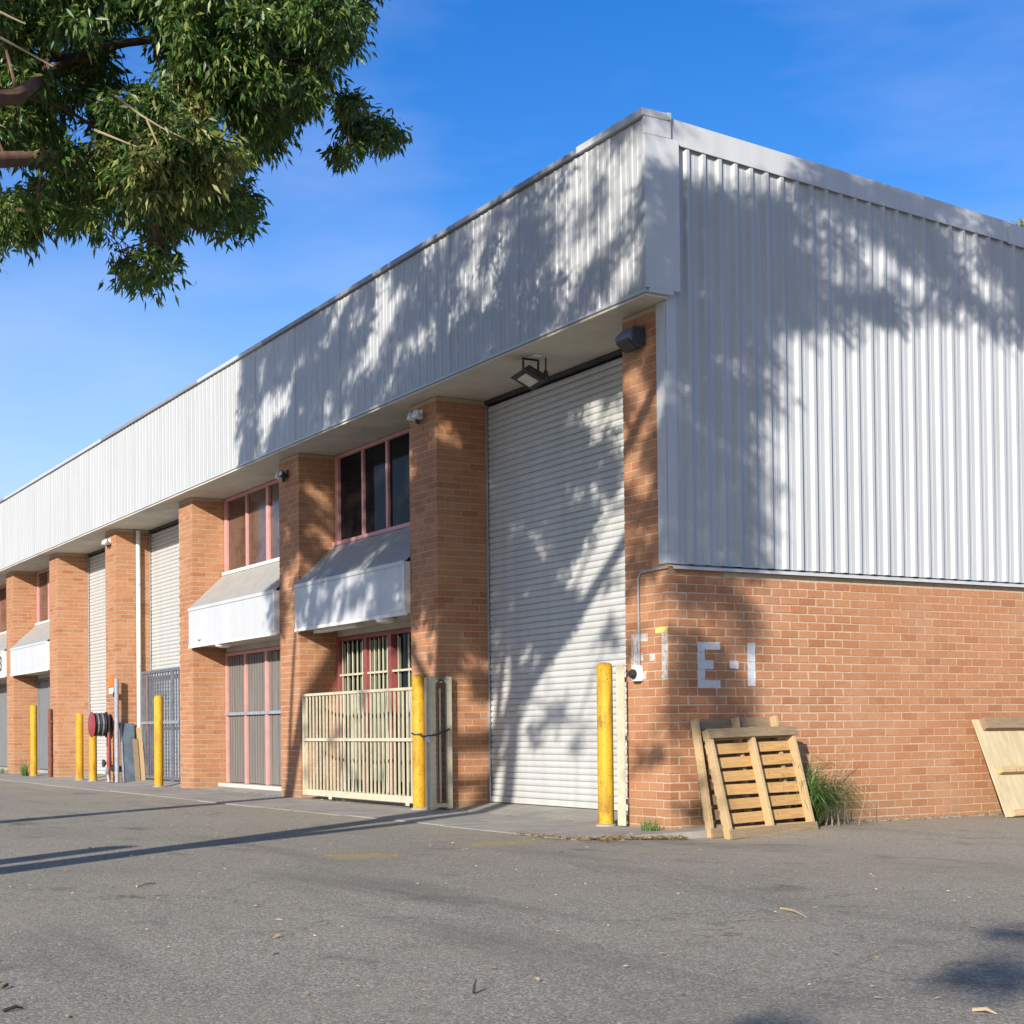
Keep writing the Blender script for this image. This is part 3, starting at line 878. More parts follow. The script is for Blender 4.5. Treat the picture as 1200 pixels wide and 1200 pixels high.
# ------------------------------------------------------------------ gates
gx0, gx1, gy = -9.13, -5.42, -0.06
gt = thing('sliding_gate', (-7.3, gy, 0.03), 'low cream steel barred sliding gate on small wheels', 'gate')
B('bottom_rail', gx0, gx1, gy - 0.03, gy + 0.03, 0.085, 0.175, 'cream_steel', gt, bevel=0.004)
B('top_rail', gx0, gx1, gy - 0.025, gy + 0.025, 1.55, 1.59, 'cream_steel', gt, bevel=0.004)
B('middle_rail', gx0 + 0.04, gx1 - 0.04, gy - 0.034, gy - 0.016, 0.885, 0.93, 'cream_steel', gt, bevel=0.003)
for xx in (gx0 + 0.02, gx1 - 0.02):
    B('end_post', xx - 0.022, xx + 0.022, gy - 0.024, gy + 0.024, 0.176, 1.549, 'cream_steel', gt, bevel=0.003)
n = 29
for k in range(n):
    xx = gx0 + 0.06 + (k + 0.5) * (gx1 - gx0 - 0.12) / n
    B('bar', xx - 0.0105, xx + 0.0105, gy - 0.0105, gy + 0.0105, 0.176, 1.549, 'cream_steel', gt)
for xx in (-8.1, -5.62):
    build('wheel', MB().lathe([(0.02, -0.02), (0.042, -0.016), (0.042, 0.016), (0.02, 0.02)], 16, (xx, gy, 0.076), 'Y'), 'dark_metal', gt, smooth=True)
    B('wheel_bracket', xx - 0.05, xx + 0.05, gy - 0.036, gy - 0.026, 0.05, 0.1, 'cream_steel', gt)
fl = thing('folded_gate_leaf', (-4.80, -0.03, 0.03), 'folded cream steel gate leaf chained beside the yellow bollard', 'gate')
for yy_ in (-0.14, 0.09):
    B('post', -4.835, -4.775, yy_ - 0.035, yy_ + 0.035, 0.04, 1.70, 'cream_steel', fl, bevel=0.004)
B('post', -4.90 + 0.02, -4.838, -0.21, -0.15, 0.03, 1.69, 'cream_steel', fl, bevel=0.004)
B('bar', -4.817, -4.792, -0.05, -0.025, 0.12, 1.55, 'cream_steel', fl)
build('hoop', MB().tube([(-4.77, -0.075, 0.12), (-4.77, -0.075, 1.60), (-4.77, -0.055, 1.65), (-4.77, -0.0, 1.65), (-4.77, 0.02, 1.60), (-4.77, 0.02, 0.12)], 0.010, 6), 'dark_metal', fl, smooth=True)
B('top_rail', -4.83, -4.78, -0.104, 0.054, 1.62, 1.66, 'cream_steel', fl)
B('bottom_rail', -4.83, -4.78, -0.104, 0.054, 0.06, 0.11, 'cream_steel', fl)
ch = thing('chain', (-4.9, -0.2, 0.9), 'dark chain and padlock holding the folded gate leaf to the bollard', 'chain')
cp = [(-5.26 + 0.088 * math.cos(a), -0.10 + 0.088 * math.sin(a), 0.985 + 0.01 * math.sin(a * 2)) for a in np.linspace(-2.9, -0.2, 7)]
cp += [(-5.05, -0.20, 0.97), (-4.92, -0.225, 0.95), (-4.80, -0.20, 0.955), (-4.755, -0.12, 0.97), (-4.755, 0.0, 1.01), (-4.755, 0.08, 1.04)]
build('links', MB().tube(cp, 0.012, 6), 'dark_metal', ch, smooth=True)
B('padlock', -4.79, -4.74, -0.235, -0.19, 0.87, 0.95, 'galvanised', ch, bevel=0.008)

gg = thing('barred_gate', (-17.1, 0.5, 0.03), 'tall dark grey steel barred gate in front of a roller door', 'gate')
a, b, gy2 = -19.03, -15.12, 0.50
B('top_rail', a, b, gy2 - 0.03, gy2 + 0.03, 2.24, 2.30, 'gate_grey', gg, bevel=0.004)
B('bottom_rail', a, b, gy2 - 0.03, gy2 + 0.03, 0.11, 0.17, 'gate_grey', gg, bevel=0.004)
B('middle_rail', a + 0.05, b - 0.05, gy2 - 0.045, gy2 - 0.022, 1.21, 1.27, 'galvanised', gg, bevel=0.004)
for xx in (a + 0.03, (a + b) / 2 - 0.03, (a + b) / 2 + 0.04, b - 0.03):
    B('post', xx - 0.03, xx + 0.03, gy2 - 0.028, gy2 + 0.028, 0.06, 2.36 if xx > b - 0.1 else 2.238, 'gate_grey', gg, bevel=0.004)
n = 22
for k in range(n):
    xx = a + 0.1 + (k + 0.5) * (b - a - 0.2) / n
    B('bar', xx - 0.015, xx + 0.015, gy2 - 0.015, gy2 + 0.015, 0.171, 2.239, 'gate_grey', gg)
for zz in (0.35, 1.35):
    build('hinge', MB().lathe([(0.035, zz), (0.035, zz + 0.12)], 10, (b - 0.02, gy2 - 0.06, 0)), 'dark_metal', gg, smooth=True)

# steel guard at the corner pier
gd = thing('door_guard', (-0.69, -0.05, 0.03), 'cream steel channel guard standing against the corner pier', 'guard')
build('channel', MB().prism([(-0.775, -0.10), (-0.64, -0.10), (-0.64, -0.088), (-0.763, -0.088), (-0.763, -0.004), (-0.775, -0.004)], 'Z', 0.03, 1.67), 'cream_steel', gd)
for zz in (0.25, 0.9, 1.5):
    B('cleat', -0.762, -0.70, -0.03, -0.004, zz, zz + 0.05, 'galvanised', gd)

# ------------------------------------------------------------------ hose reel and clutter on the pier at x = -19.6
hr = thing('hose_reel', (-19.55, -0.2, 1.0), 'red fire hose reel with dark coiled hose mounted on a brick pier', 'hose reel')
hc = (-19.56, -0.26, 1.22)
for dy, mname in ((-0.15, 'red_paint'), (0.15, 'black_rubber')):
    build('disc', MB().lathe([(0.05, dy - 0.010), (0.255, dy - 0.010), (0.27, dy), (0.255, dy + 0.010), (0.05, dy + 0.010)], 28, hc, 'Y'), mname, hr, smooth=True)
for k, dy in enumerate((-0.105, -0.055, -0.005, 0.045, 0.095)):
    rr = 0.215 + 0.008 * (k % 2)
    ring = [(hc[0] + rr * math.cos(th), hc[1] + dy, hc[2] + rr * math.sin(th)) for th in np.linspace(0, 2 * math.pi, 25)]
    build('hose_coil', MB().tube(ring, 0.025, 8, cap=False), 'gate_grey' if k % 2 else 'black_rubber', hr, smooth=True)
build('hub', MB().lathe([(0.10, -0.155), (0.10, 0.155)], 14, hc, 'Y'), 'red_paint', hr, smooth=True)
B('bracket', hc[0] - 0.03, hc[0] + 0.03, -0.10, -0.003, 1.14, 1.30, 'red_paint', hr)
build('hanging_hose', MB().tube([(hc[0] + 0.2, -0.1, 1.15), (hc[0] + 0.24, -0.09, 0.6), (hc[0] + 0.22, -0.08, 0.35), (hc[0] + 0.28, -0.08, 0.28)], 0.02, 6), 'black_rubber', hr, smooth=True)
sg = thing('fire_sign', (-19.5, 0, 2.0), 'small orange and white plate on the pier above the hose reel', 'sign')
B('plate', -19.72, -19.40, -0.018, -0.003, 2.0, 2.24, 'orange_paint', sg)
B('white_plate', -19.66, -19.40, -0.018, -0.003, 1.86, 1.98, 'white_plastic', sg)
st = thing('steel_post', (-19.05, -0.05, 0.03), 'slim grey steel gate post with hinges beside the hose reel pier', 'post')
build('post', MB().tube([(-19.0, -0.05, 0.03), (-19.0, -0.05, 2.15)], 0.045, 12), 'grey_steel', st, smooth=True)
for zz in (0.3, 1.2, 1.78): B('hinge', -19.10, -19.055, -0.10, 0.0, zz, zz + 0.10, 'dark_metal', st)
cb = thing('blue_panel', (-19.1, 0.2, 0.03), 'blue-grey metal panel leaning against the pier behind the steel post', 'panel')
M = Matrix.Translation((-18.93, 0.0, 0.03)) @ Matrix.Rotation(math.radians(-9), 4, 'Y')
build('sheet', MB().box(0.0, 0.025, 0.04, 0.34, 0.0, 1.22, M), 'blue_box', cb, bevel=0.004)
build('edge_frame', MB().box(0.026, 0.045, 0.04, 0.07, 0.0, 1.22, M), 'grey_steel', cb)
pk = thing('timber_plank', (-19.05, 0.38, 0.03), 'narrow timber plank leaning on the pier beside the downpipe', 'plank')
M = Matrix.Translation((-18.80, 0.37, 0.03)) @ Matrix.Rotation(math.radians(-13), 4, 'Y')
build('board', MB().box(0, 0.02, 0.0, 0.11, 0, 1.15, M), 'pallet_pale', pk)
build('board', MB().box(0.022, 0.04, -0.10, 0.0, 0, 0.9, M), 'pallet_weathered', pk)
vv = thing('valve_pipe', (-19.3, -0.18, 0.03), 'red and dark valve pipe standing at the foot of the hose reel pier', 'pipe')
build('pipe', MB().tube([(-19.33, -0.12, 0.03), (-19.33, -0.12, 1.05)], 0.032, 10), 'red_paint', vv, smooth=True)
build('valve', MB().lathe([(0.03, -0.26), (0.08, -0.25), (0.08, -0.22), (0.03, -0.18)], 14, (-19.33, 0, 0.42), 'Y'), 'dark_metal', vv, smooth=True)
build('elbow', MB().tube([(-19.2, -0.16, 0.04), (-19.2, -0.18, 0.22), (-19.12, -0.22, 0.30), (-19.05, -0.24, 0.22)], 0.035, 10), 'galvanised', vv, smooth=True)
rp = thing('rusty_pipe', (-24.45, -0.06, 0.03), 'short rusty brown pipe standing against a far brick pier', 'pipe')
build('pipe', MB().tube([(-24.46, -0.065, 0.03), (-24.46, -0.065, 1.62)], 0.05, 12), 'rust', rp, smooth=True)
for zz in (0.4, 1.3): B('bracket', -24.53, -24.39, -0.075, -0.003, zz, zz + 0.04, 'rust', rp)

# ------------------------------------------------------------------ pallets
def pallet(name, M, label, mats, W=1.12, H=1.08, skid=0.09, back_over=0.0, top_board=True):
    t0 = thing(name, tuple(M.translation), label, 'pallet', 'timber pallets against the side wall')
    # local: u across (Y), v up (Z), w outward (X)
    def P(nm, u0, u1, v0, v1, w0, w1, mt, tilt=0.0):
        c = ((w0 + w1) / 2, (u0 + u1) / 2, (v0 + v1) / 2)
        MM = M @ Matrix.Translation(c) @ Matrix.Rotation(tilt, 4, 'X')
        build(nm, MB().box(-(w1 - w0) / 2, (w1 - w0) / 2, -(u1 - u0) / 2, (u1 - u0) / 2, -(v1 - v0) / 2, (v1 - v0) / 2, MM), mt, t0, bevel=0.004)
    for u in (0.0, W / 2 - 0.02, W - 0.04):
        P('skid', u, u + 0.042, 0.0, H + back_over, -skid, 0.0, mats[0])
    ns = 8
    for k in range(ns):
        v = 0.02 + k * (H - 0.12) / (ns - 1)
        P('deck_board', 0.003, W - 0.001, v, v + 0.106, -skid - 0.018, -skid - 0.001, mats[1], rng.normal(0, 0.006))
    P('bottom_board', -0.01, W + 0.01, -0.004, 0.092, 0.001, 0.02, mats[2], 0.004)
    if top_board: P('bottom_board', -0.01, W + 0.02, H - 0.105, H - 0.01, 0.001, 0.02, mats[2], -0.006)
roll = Matrix.Rotation(math.radians(1.5), 4, 'X')
M1 = Matrix.Translation((0.66, 0.235, gz(0.66, 0.24) + 0.006)) @ Matrix.Rotation(math.radians(2.5), 4, 'Z') @ roll @ Matrix.Rotation(math.radians(-15.5), 4, 'Y')
pallet('pallet', M1, 'pine pallet leaning in front of another against the brick wall below E-1', ('pallet_pale', 'pallet_pine', 'pallet_weathered'), H=1.10)
M2 = Matrix.Translation((0.43, 0.18, gz(0.43, 0.2) + 0.006)) @ Matrix.Rotation(math.radians(1.5), 4, 'Z') @ roll @ Matrix.Rotation(math.radians(-9.5), 4, 'Y')
pallet('pallet', M2, 'second pine pallet sandwiched between the front pallet and the brick wall', ('pallet_pale', 'pallet_weathered', 'pallet_weathered'), W=1.06, H=1.17, skid=0.085, top_board=False)
# plywood crate side leaning further along
M3 = Matrix.Translation((0.55, 4.12, 0.012)) @ Matrix.Rotation(math.radians(-23.5), 4, 'Y')
ply = thing('plywood_board', (0.55, 4.12, 0.012), 'pale plywood board with timber battens leaning on the brick wall', 'board')
build('sheet', MB().box(-0.018, 0.0, 0, 1.3, 0, 1.17, M3), 'plywood', ply, bevel=0.002)
for v0, v1 in ((1.03, 1.165), (0.50, 0.57), (0.0, 0.075)):
    build('batten', MB().box(0.001, 0.075 if v0 > 0.1 else 0.03, 0.10, 1.3, v0, v1, M3), 'pallet_weathered' if v0 > 0.9 else 'pallet_pale', ply, bevel=0.004)

# ------------------------------------------------------------------ grass, weeds, litter
def blades(mb, base, n, spread, length, lean, width, curl=1.0):
    for _ in range(n):
        a = rng.uniform(0, 2 * math.pi); r = spread * math.sqrt(rng.uniform())
        p = np.array([base[0] + r * math.cos(a), base[1] + r * math.sin(a), base[2]])
        az = rng.uniform(0, 2 * math.pi)
        d = np.array([math.cos(az), math.sin(az), 0]) * rng.uniform(0.05, 0.5) + np.array([lean[0], lean[1], 1.0])
        d /= np.linalg.norm(d)
        L = length * rng.uniform(0.55, 1.1); w = width * rng.uniform(0.6, 1.2)
        side = np.cross(d, [0, 0, 1]); side /= (np.linalg.norm(side) + 1e-9)
        side = side * math.cos(rng.uniform(-0.8, 0.8)) + np.array([0, 0, 0.2])
        pts = []
        q = p.copy(); dd = d.copy()
        for s_ in range(5):
            pts.append(q.copy()); q = q + dd * L / 4
            dd = dd + np.array([lean[0] * 0.35, lean[1] * 0.35, -0.38 * curl]) * (0.3 + 0.25 * s_); dd /= np.linalg.norm(dd)
        k = len(mb.v)
        for s_, q in enumerate(pts):
            ww = w * (1 - (s_ / 4.2) ** 2)
            q[2] = max(q[2], base[2] + 0.004)
            mb.v.append(tuple(q - side * ww / 2)); mb.v.append(tuple(q + side * ww / 2))
        for s_ in range(4): mb.f.append((k + 2 * s_, k + 2 * s_ + 1, k + 2 * s_ + 3, k + 2 * s_ + 2))
    return mb
gc = thing('grass_clump', (0.30, 1.55, 0.0), 'tall clump of strappy green grass beside the pallets', 'grass clump')
mb = MB()
blades(mb, (0.20, 1.50, 0.0), 90, 0.07, 0.62, (0.05, 0.12), 0.010, 0.9)
blades(mb, (0.26, 1.48, 0.0), 360, 0.09, 1.0, (0.16, 0.20), 0.012, 3.4)
blades(mb, (0.28, 1.53, 0.0), 220, 0.10, 0.78, (0.22, 0.30), 0.011, 3.6)
build('blades', mb, 'grass_blade', gc, kind='stuff', fixn=False)
mb = MB()
for _ in range(26):
    a = rng.uniform(-0.4, 0.9); L = rng.uniform(0.25, 0.7)
    p0 = np.array([0.2 + rng.normal(0, 0.08), 1.85 + rng.normal(0, 0.16), 0.0])
    p1 = p0 + np.array([rng.normal(0, 0.05), 0.1 * a, L * 0.6]); p2 = p0 + np.array([rng.normal(0, 0.08), 0.35 * a, L])
    mb.tube([p0, p1, p2], [0.004, 0.003, 0.0015], 4)
dw = build('dry_weed_stalks', mb, 'pale_twig', None, kind=None, label='thin dry brown weed stalks beside the green grass clump', cat='weed', fixn=False)
def weed(x, y, n, L, label):
    mb = blades(MB(), (x, y, gz(x, y) + 0.02), n, 0.09, L, (0.1, -0.1), 0.012, 1.0)
    build('weed', mb, 'grass_blade', None, label=label, cat='weed', fixn=False)
weed(-0.02, -0.22, 90, 0.17, 'small green weed at the foot of the brick corner')
weed(-26.2, -0.25, 120, 0.38, 'green weed tuft at the far bollard foot')
weed(-29.1, -0.2, 50, 0.2, 'tiny weed at the base of the farthest pier in view')
es = B('kerb_strip', 0.012, 0.062, 1.95, 13.8, -0.05, 0.014, 'concrete', None)
es['kind'] = 'structure'
# fallen leaves and twigs
def litter(n, region, size, zf, pile=0.0):
    V = []; Fc = []
    for _ in range(n):
        x, y = region()
        z = zf(x, y) + 0.004 + pile * abs(rng.normal(0, 1))
        az = rng.uniform(0, 2 * math.pi); L = size * rng.uniform(0.5, 1.3); w = L * rng.uniform(0.18, 0.35)
        d = np.array([math.cos(az), math.sin(az), rng.normal(0, 0.15)]); s_ = np.array([-math.sin(az), math.cos(az), rng.normal(0, 0.3)])
        c = np.array([x, y, z + 0.006]); k = len(V)
        V += [c - d * L / 2, c + s_ * w / 2 + [0, 0, 0.004], c + d * L / 2, c - s_ * w / 2]
        Fc += [(k, k + 1, k + 2), (k, k + 2, k + 3)]
    return V, Fc
mb = MB()
def reg1():
    u = rng.uniform(); return (0.42 + 0.45 * u + rng.normal(0, 0.05), -1.30 + 1.05 * (1 - u) * 0.35 + rng.normal(0, 0.07))
def reg_edge(): return (rng.uniform(-0.6, 0.42), rng.normal(-1.38, 0.06))
def reg_edge2():
    u = rng.uniform(); return (0.40 + rng.normal(0, 0.05), -1.36 + 1.25 * u)
def reg_wall(): return (abs(rng.normal(0, 0.08)) + 0.02, rng.uniform(0.0, 6.5))
def reg_yard():
    return (rng.uniform(-8, 11), rng.uniform(-9, -1.2))
def reg_corner(): return (rng.normal(0.1, 0.25), rng.normal(-0.25, 0.15))
def reg_pier(): return (rng.uniform(-16, -1), rng.normal(-0.12, 0.08))
flat = lambda x, y: gz(x, y) + 0.0
slab = lambda x, y: 0.034
for n_, rg, sz, zf, pl in ((170, reg_edge, 0.06, flat, 0.012), (330, reg_edge2, 0.06, flat, 0.014), (90, reg1, 0.05, flat, 0.006), (330, reg_wall, 0.05, flat, 0.006), (1500, reg_yard, 0.028, flat, 0.0), (120, reg_yard, 0.06, flat, 0.0), (900, reg_wall, 0.022, flat, 0.004), (700, reg_edge2, 0.025, flat, 0.01), (160, reg_pier, 0.05, slab, 0.003)):
    V, Fc = litter(n_, rg, sz, zf, pl); mb.add(V, Fc)
build('leaf_litter', mb, 'dry_leaf', None, kind='stuff', label='scattered dry fallen leaves on the asphalt and slab edges', cat='leaf litter', fixn=False)
def twig(pts, r, label):
    build('twig', MB().tube(pts, [r, r * 0.8, r * 0.4][:len(pts)] if len(pts) == 3 else r, 6), 'dark_twig', None, smooth=True, label=label, cat='twig', group='fallen twigs on the asphalt')
twig([(7.10, -6.15, 0.006), (7.085, -6.14, 0.03), (7.075, -6.125, 0.05)], 0.007, 'short dark twig alone on the open asphalt')
def gp(x, y):
    d = ray(x, y); s_ = -CAM[2] / d[2]; return tuple((CAM + d * s_)[:2])
for (a, b, lab) in (((3, 1160), (8, 1157), 'broken dark twig lying by a longer one on the asphalt'), ((4, 1187), (27, 1183), 'longer thin dark twig on the asphalt beside a broken one'), ((160, 1040), (182, 1036), 'pale curled stick on the asphalt before the shadow streak'), ((915, 1066), (945, 1076), 'pale straight stick on the open asphalt before the pallets'), ((1140, 1186), (1168, 1190), 'pale stick lying alone on the asphalt before the plywood board')):
    A_, B_ = gp(*a), gp(*b)
    build('twig', MB().tube([(A_[0], A_[1], 0.008), ((A_[0] + B_[0]) / 2, (A_[1] + B_[1]) / 2 + 0.01, 0.016), (B_[0], B_[1], 0.006)], [0.007, 0.007, 0.003], 6), 'pale_twig' if 'pale' in lab else 'dark_twig', None, smooth=True, label=lab, cat='twig', group='fallen twigs on the asphalt')

# ------------------------------------------------------------------ trees
def leaves_for(clusters, leaf_len=0.105, ratio=0.30):
    """clusters: (centre, radius, number of leaves).  Sprays of drooping leaves."""
    Vs = []
    for (C, r, n) in [q[:3] for q in clusters]:
        nsp = max(3, n // 11)
        ax_ = rng.normal(0, 1, (nsp, 3)); ax_[:, 2] += 0.1; ax_ /= np.linalg.norm(ax_, axis=1)[:, None]
        ln = r * rng.uniform(0.55, 1.1, nsp)
        m = n
        si = rng.integers(0, nsp, m)
        tt = rng.uniform(0.25, 1.0, m)
        base = C + ax_[si] * (ln[si] * tt)[:, None] * np.array([1, 1, 0.8]) + rng.normal(0, 0.03, (m, 3))
        base[:, 2] -= 0.18 * r * tt ** 2
        d = ax_[si] * 0.75 + rng.normal(0, 0.55, (m, 3)); d[:, 2] -= 0.75
        d /= np.linalg.norm(d, axis=1)[:, None]
        s_ = np.cross(d, rng.normal(0, 1, (m, 3))); s_ /= (np.linalg.norm(s_, axis=1)[:, None] + 1e-9)
        nn = np.cross(d, s_)
        L = leaf_len * rng.uniform(0.65, 1.25, m)[:, None]; w = L * ratio * rng.uniform(0.8, 1.2, m)[:, None]
        tip = base + d * L; tip[:, 2] -= 0.012
        midp = base + d * L * 0.42
        Vs.append(np.stack([base, midp + s_ * w / 2 + nn * w * 0.12, tip, midp - s_ * w / 2 + nn * w * 0.12], 1).reshape(-1, 3))
    V = np.concatenate(Vs)
    n = len(V) // 4
    idx = np.arange(n)[:, None] * 4
    Fc = np.concatenate([idx + np.array([0, 1, 2]), idx + np.array([0, 2, 3])], 0)
    return V, Fc
def fast_mesh(name, V, Fc, mat):
    me = bpy.data.meshes.new(name)
    me.vertices.add(len(V)); me.vertices.foreach_set('co', V.astype(np.float32).ravel())
    me.loops.add(Fc.size); me.loops.foreach_set('vertex_index', Fc.astype(np.int32).ravel())
    me.polygons.add(len(Fc)); me.polygons.foreach_set('loop_start', np.arange(0, Fc.size, 3, dtype=np.int32))
    me.polygons.foreach_set('loop_total', np.full(len(Fc), 3, np.int32))
    me.materials.append(MAT[mat]); me.update(calc_edges=True)
    return me
def smooth_pts(pts, sub=5):
    P = [np.array(q, float) for q in pts]; out = []
    for i in range(len(P) - 1):
        p0 = P[max(i - 1, 0)]; p1 = P[i]; p2 = P[i + 1]; p3 = P[min(i + 2, len(P) - 1)]
        for k in range(sub):
            t_ = k / sub
            out.append(0.5 * ((2 * p1) + (-p0 + p2) * t_ + (2 * p0 - 5 * p1 + 4 * p2 - p3) * t_ ** 2 + (-p0 + 3 * p1 - 3 * p2 + p3) * t_ ** 3))
    out.append(P[-1]); return out

def grow_tree(root, trunk, limbs, clusters, leafmat, leaf_len, bark='bark', twig_r=0.0042):
    """trunk, limbs: (points, r0, r1); every leaf cluster is tied back to the nearest branch by a twig"""
    nodes = []
    tp = smooth_pts(trunk[0]); rr = np.linspace(trunk[1], trunk[2], len(tp)); rr[0] *= 1.35
    build('trunk', MB().tube(tp, list(rr), 14), bark, root, smooth=True)
    for q, r in list(zip(tp, rr))[len(tp) // 4:]: nodes.append((q, r))
    for (pts, r0, r1) in limbs:
        lp = smooth_pts(pts); r_ = np.linspace(r0, r1, len(lp))
        build('limb', MB().tube(lp, list(r_), 9), bark, root, smooth=True)
        nodes += [(q, r) for q, r in list(zip(lp, r_))[2:]]
    tpos = np.array(trunk[0][len(trunk[0]) // 2])
    N = [q for q, _ in nodes]; R0 = [r for _, r in nodes]; par = [-1] * len(N)
    order = sorted(range(len(clusters)), key=lambda i: np.min(np.linalg.norm(np.array(N) - clusters[i][0], axis=1)))
    first = len(N)
    for i in order:
        C = clusters[i][0]
        A_ = np.array(N); dist = np.linalg.norm(A_ - C, axis=1)
        # prefer going outwards from the trunk
        pen = np.where(np.linalg.norm(A_ - tpos, axis=1) > np.linalg.norm(C - tpos) + 0.2, 2.0, 0.0)
        j = int(np.argmin(dist + pen))
        dvec = C - A_[j]; L = np.linalg.norm(dvec)
        midp = A_[j] + dvec * 0.5 + rng.normal(0, 0.10 * min(L, 1.5), 3) + np.array([0, 0, 0.06 * L])
        N.append(midp); R0.append(0); par.append(j)
        N.append(np.array(C)); R0.append(0); par.append(len(N) - 2)
    cnt = [0] * len(N)
    for i in range(len(N) - 1, first - 1, -1):
        cnt[i] += 1
        if par[i] >= first: cnt[par[i]] += cnt[i]
    mb = MB(); 
    for i in range(first, len(N)):
        j = par[i]
        ri = twig_r * math.sqrt(cnt[i]) * 0.9; rj = min(ri * 1.15, R0[j] * 0.8) if j < first else ri * 1.1
        mb.tube([N[j], N[i]], [max(rj, ri), ri], 5, cap=False)
    build('branchlets', mb, bark, root, smooth=True, kind='stuff', fixn=False)
    for mt, sub in ((leafmat, [q for q in clusters if len(q) == 3]), ('sunlit_leaf', [q for q in clusters if len(q) == 4])):  # clusters with a fourth entry get the painted-in sunlit colour
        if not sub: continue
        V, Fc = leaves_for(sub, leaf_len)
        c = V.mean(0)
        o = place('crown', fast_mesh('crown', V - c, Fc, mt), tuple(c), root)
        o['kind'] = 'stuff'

# --- the part of the crown that hangs into the picture (outline measured, distances 11-16 m)
POLY = [(-60, -60), (440, -60), (436, 10), (420, 45), (398, 80), (385, 110), (345, 150), (330, 175), (305, 190), (300, 215), (318, 245), (308, 272), (250, 292),
        (236, 275), (215, 262), (205, 290), (210, 318), (185, 342), (140, 338), (124, 312), (128, 290), (90, 278), (60, 268), (40, 285), (15, 295), (-20, 310), (-60, 320)]
LOBE = [(425, 150, 46), (400, 175, 25), (455, 165, 25), (410, 118, 28)]
HOLES = [(158, 68, 22), (96, 150, 12), (12, 205, 12), (65, 55, 9), (148, 268, 9), (262, 150, 6)]
def inside(px, py):
    c = False; n = len(POLY)
    for i in range(n):
        x1, y1 = POLY[i]; x2, y2 = POLY[(i + 1) % n]
        if (y1 > py) != (y2 > py) and px < (x2 - x1) * (py - y1) / (y2 - y1) + x1: c = not c
    return c
def edge_dist(px, py):
    best = 1e9; n = len(POLY)
    for i in range(n):
        a = np.array(POLY[i], float); b = np.array(POLY[(i + 1) % n], float); p_ = np.array([px, py], float)
        t_ = np.clip(((p_ - a) @ (b - a)) / ((b - a) @ (b - a)), 0, 1); best = min(best, np.linalg.norm(p_ - (a + t_ * (b - a))))
    return best
visible = []
tries = 0
while len(visible) < 430 and tries < 12000:
    tries += 1
    px, py = rng.uniform(-60, 440), rng.uniform(-60, 345)
    if not inside(px, py): continue
    e = edge_dist(px, py)
    d = rng.uniform(12.2, 15.8)
    rpx = rng.uniform(24, 42)
    if e < rpx * 0.62: continue
    if any((px - hx) ** 2 + (py - hy) ** 2 < (hr_ + rpx * 0.7) ** 2 for hx, hy, hr_ in HOLES): continue
    new = math.exp(-((px - 200) / 75) ** 2 - ((py - 185) / 45) ** 2)  # how far a cluster lies in the crown patch coloured as sunlit
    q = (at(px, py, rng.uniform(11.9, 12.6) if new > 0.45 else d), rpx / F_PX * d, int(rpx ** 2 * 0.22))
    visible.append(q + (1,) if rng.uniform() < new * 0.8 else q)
tries = 0
while tries < 1500:
    tries += 1
    px, py = rng.uniform(-60, 440), rng.uniform(-60, 345)
    if not inside(px, py) or edge_dist(px, py) > 22 or edge_dist(px, py) < 9: continue
    if any((px - hx) ** 2 + (py - hy) ** 2 < (hr_ + 8) ** 2 for hx, hy, hr_ in HOLES): continue
    if rng.uniform() < 0.5:
        d = rng.uniform(12.5, 15.0); visible.append((at(px, py, d), 15 / F_PX * d, 46))
for (px, py, rr) in LOBE:
    for k in range(4):
        a = rng.uniform(0, 6.28); q = rr * 0.5 * rng.uniform()
        d = rng.uniform(13.2, 14.6); visible.append((at(px + q * math.cos(a), py + q * math.sin(a), d), rr * 0.6 / F_PX * d, int(rr ** 2 * 0.15)))

# --- foliage above and beside the camera whose shade falls on the building
def off_frame(P, r):
    x, y, z = project(P)
    if z < 1.0: return True
    m = 1.6 * r / z * F_PX + 12
    return x < -m - 30 or x > 1200 + m or y < -m - 20
def cast(T, s0, s1, r, tree_list, n):
    for _ in range(40):
        s_ = rng.uniform(s0, s1); P = np.array(T) + SUN * s_
        if off_frame(P, r) and np.linalg.norm(P - CAM) > 2.5:
            tree_list.append((P, r, n)); return True
    return False
near_c, left_c = [], []
# fascia, from the corner to x = -11.3, thinner towards the corner's top
for _ in range(185):
    X = rng.uniform(-11.0, 0.1); Z = rng.uniform(5.2, 7.2)
    lit = max(math.exp(-((X + 1.0) / 0.8) ** 2 - ((Z - 6.5) / 0.55) ** 2), 1.0 * math.exp(-((X + 3.2) / 0.8) ** 2 - ((Z - 6.35) / 0.45) ** 2),
              0.9 * math.exp(-((X + 7.4) / 0.5) ** 2 - ((Z - 5.7) / 0.5) ** 2), 0.7 * math.exp(-((X + 5.3) / 0.5) ** 2 - ((Z - 6.0) / 0.4) ** 2))
    if rng.uniform() < lit: continue
    r = rng.uniform(0.28, 0.5)
    cast((X, -0.3, Z), 6.0, 12, r, left_c if X < -4.5 else near_c, int(500 * r * r / 0.16 * 0.85))
# window bay one, its awning and the pier beside it
for _ in range(110):
    X = rng.uniform(-10.6, -5.0); Z = rng.uniform(2.5, 5.2)
    if Z < 3.3 and rng.uniform() < 0.55: continue
    r = rng.uniform(0.25, 0.42)
    cast((X, 0.2, Z), 8, 15, r, left_c, int(500 * r * r / 0.16 * 0.85))
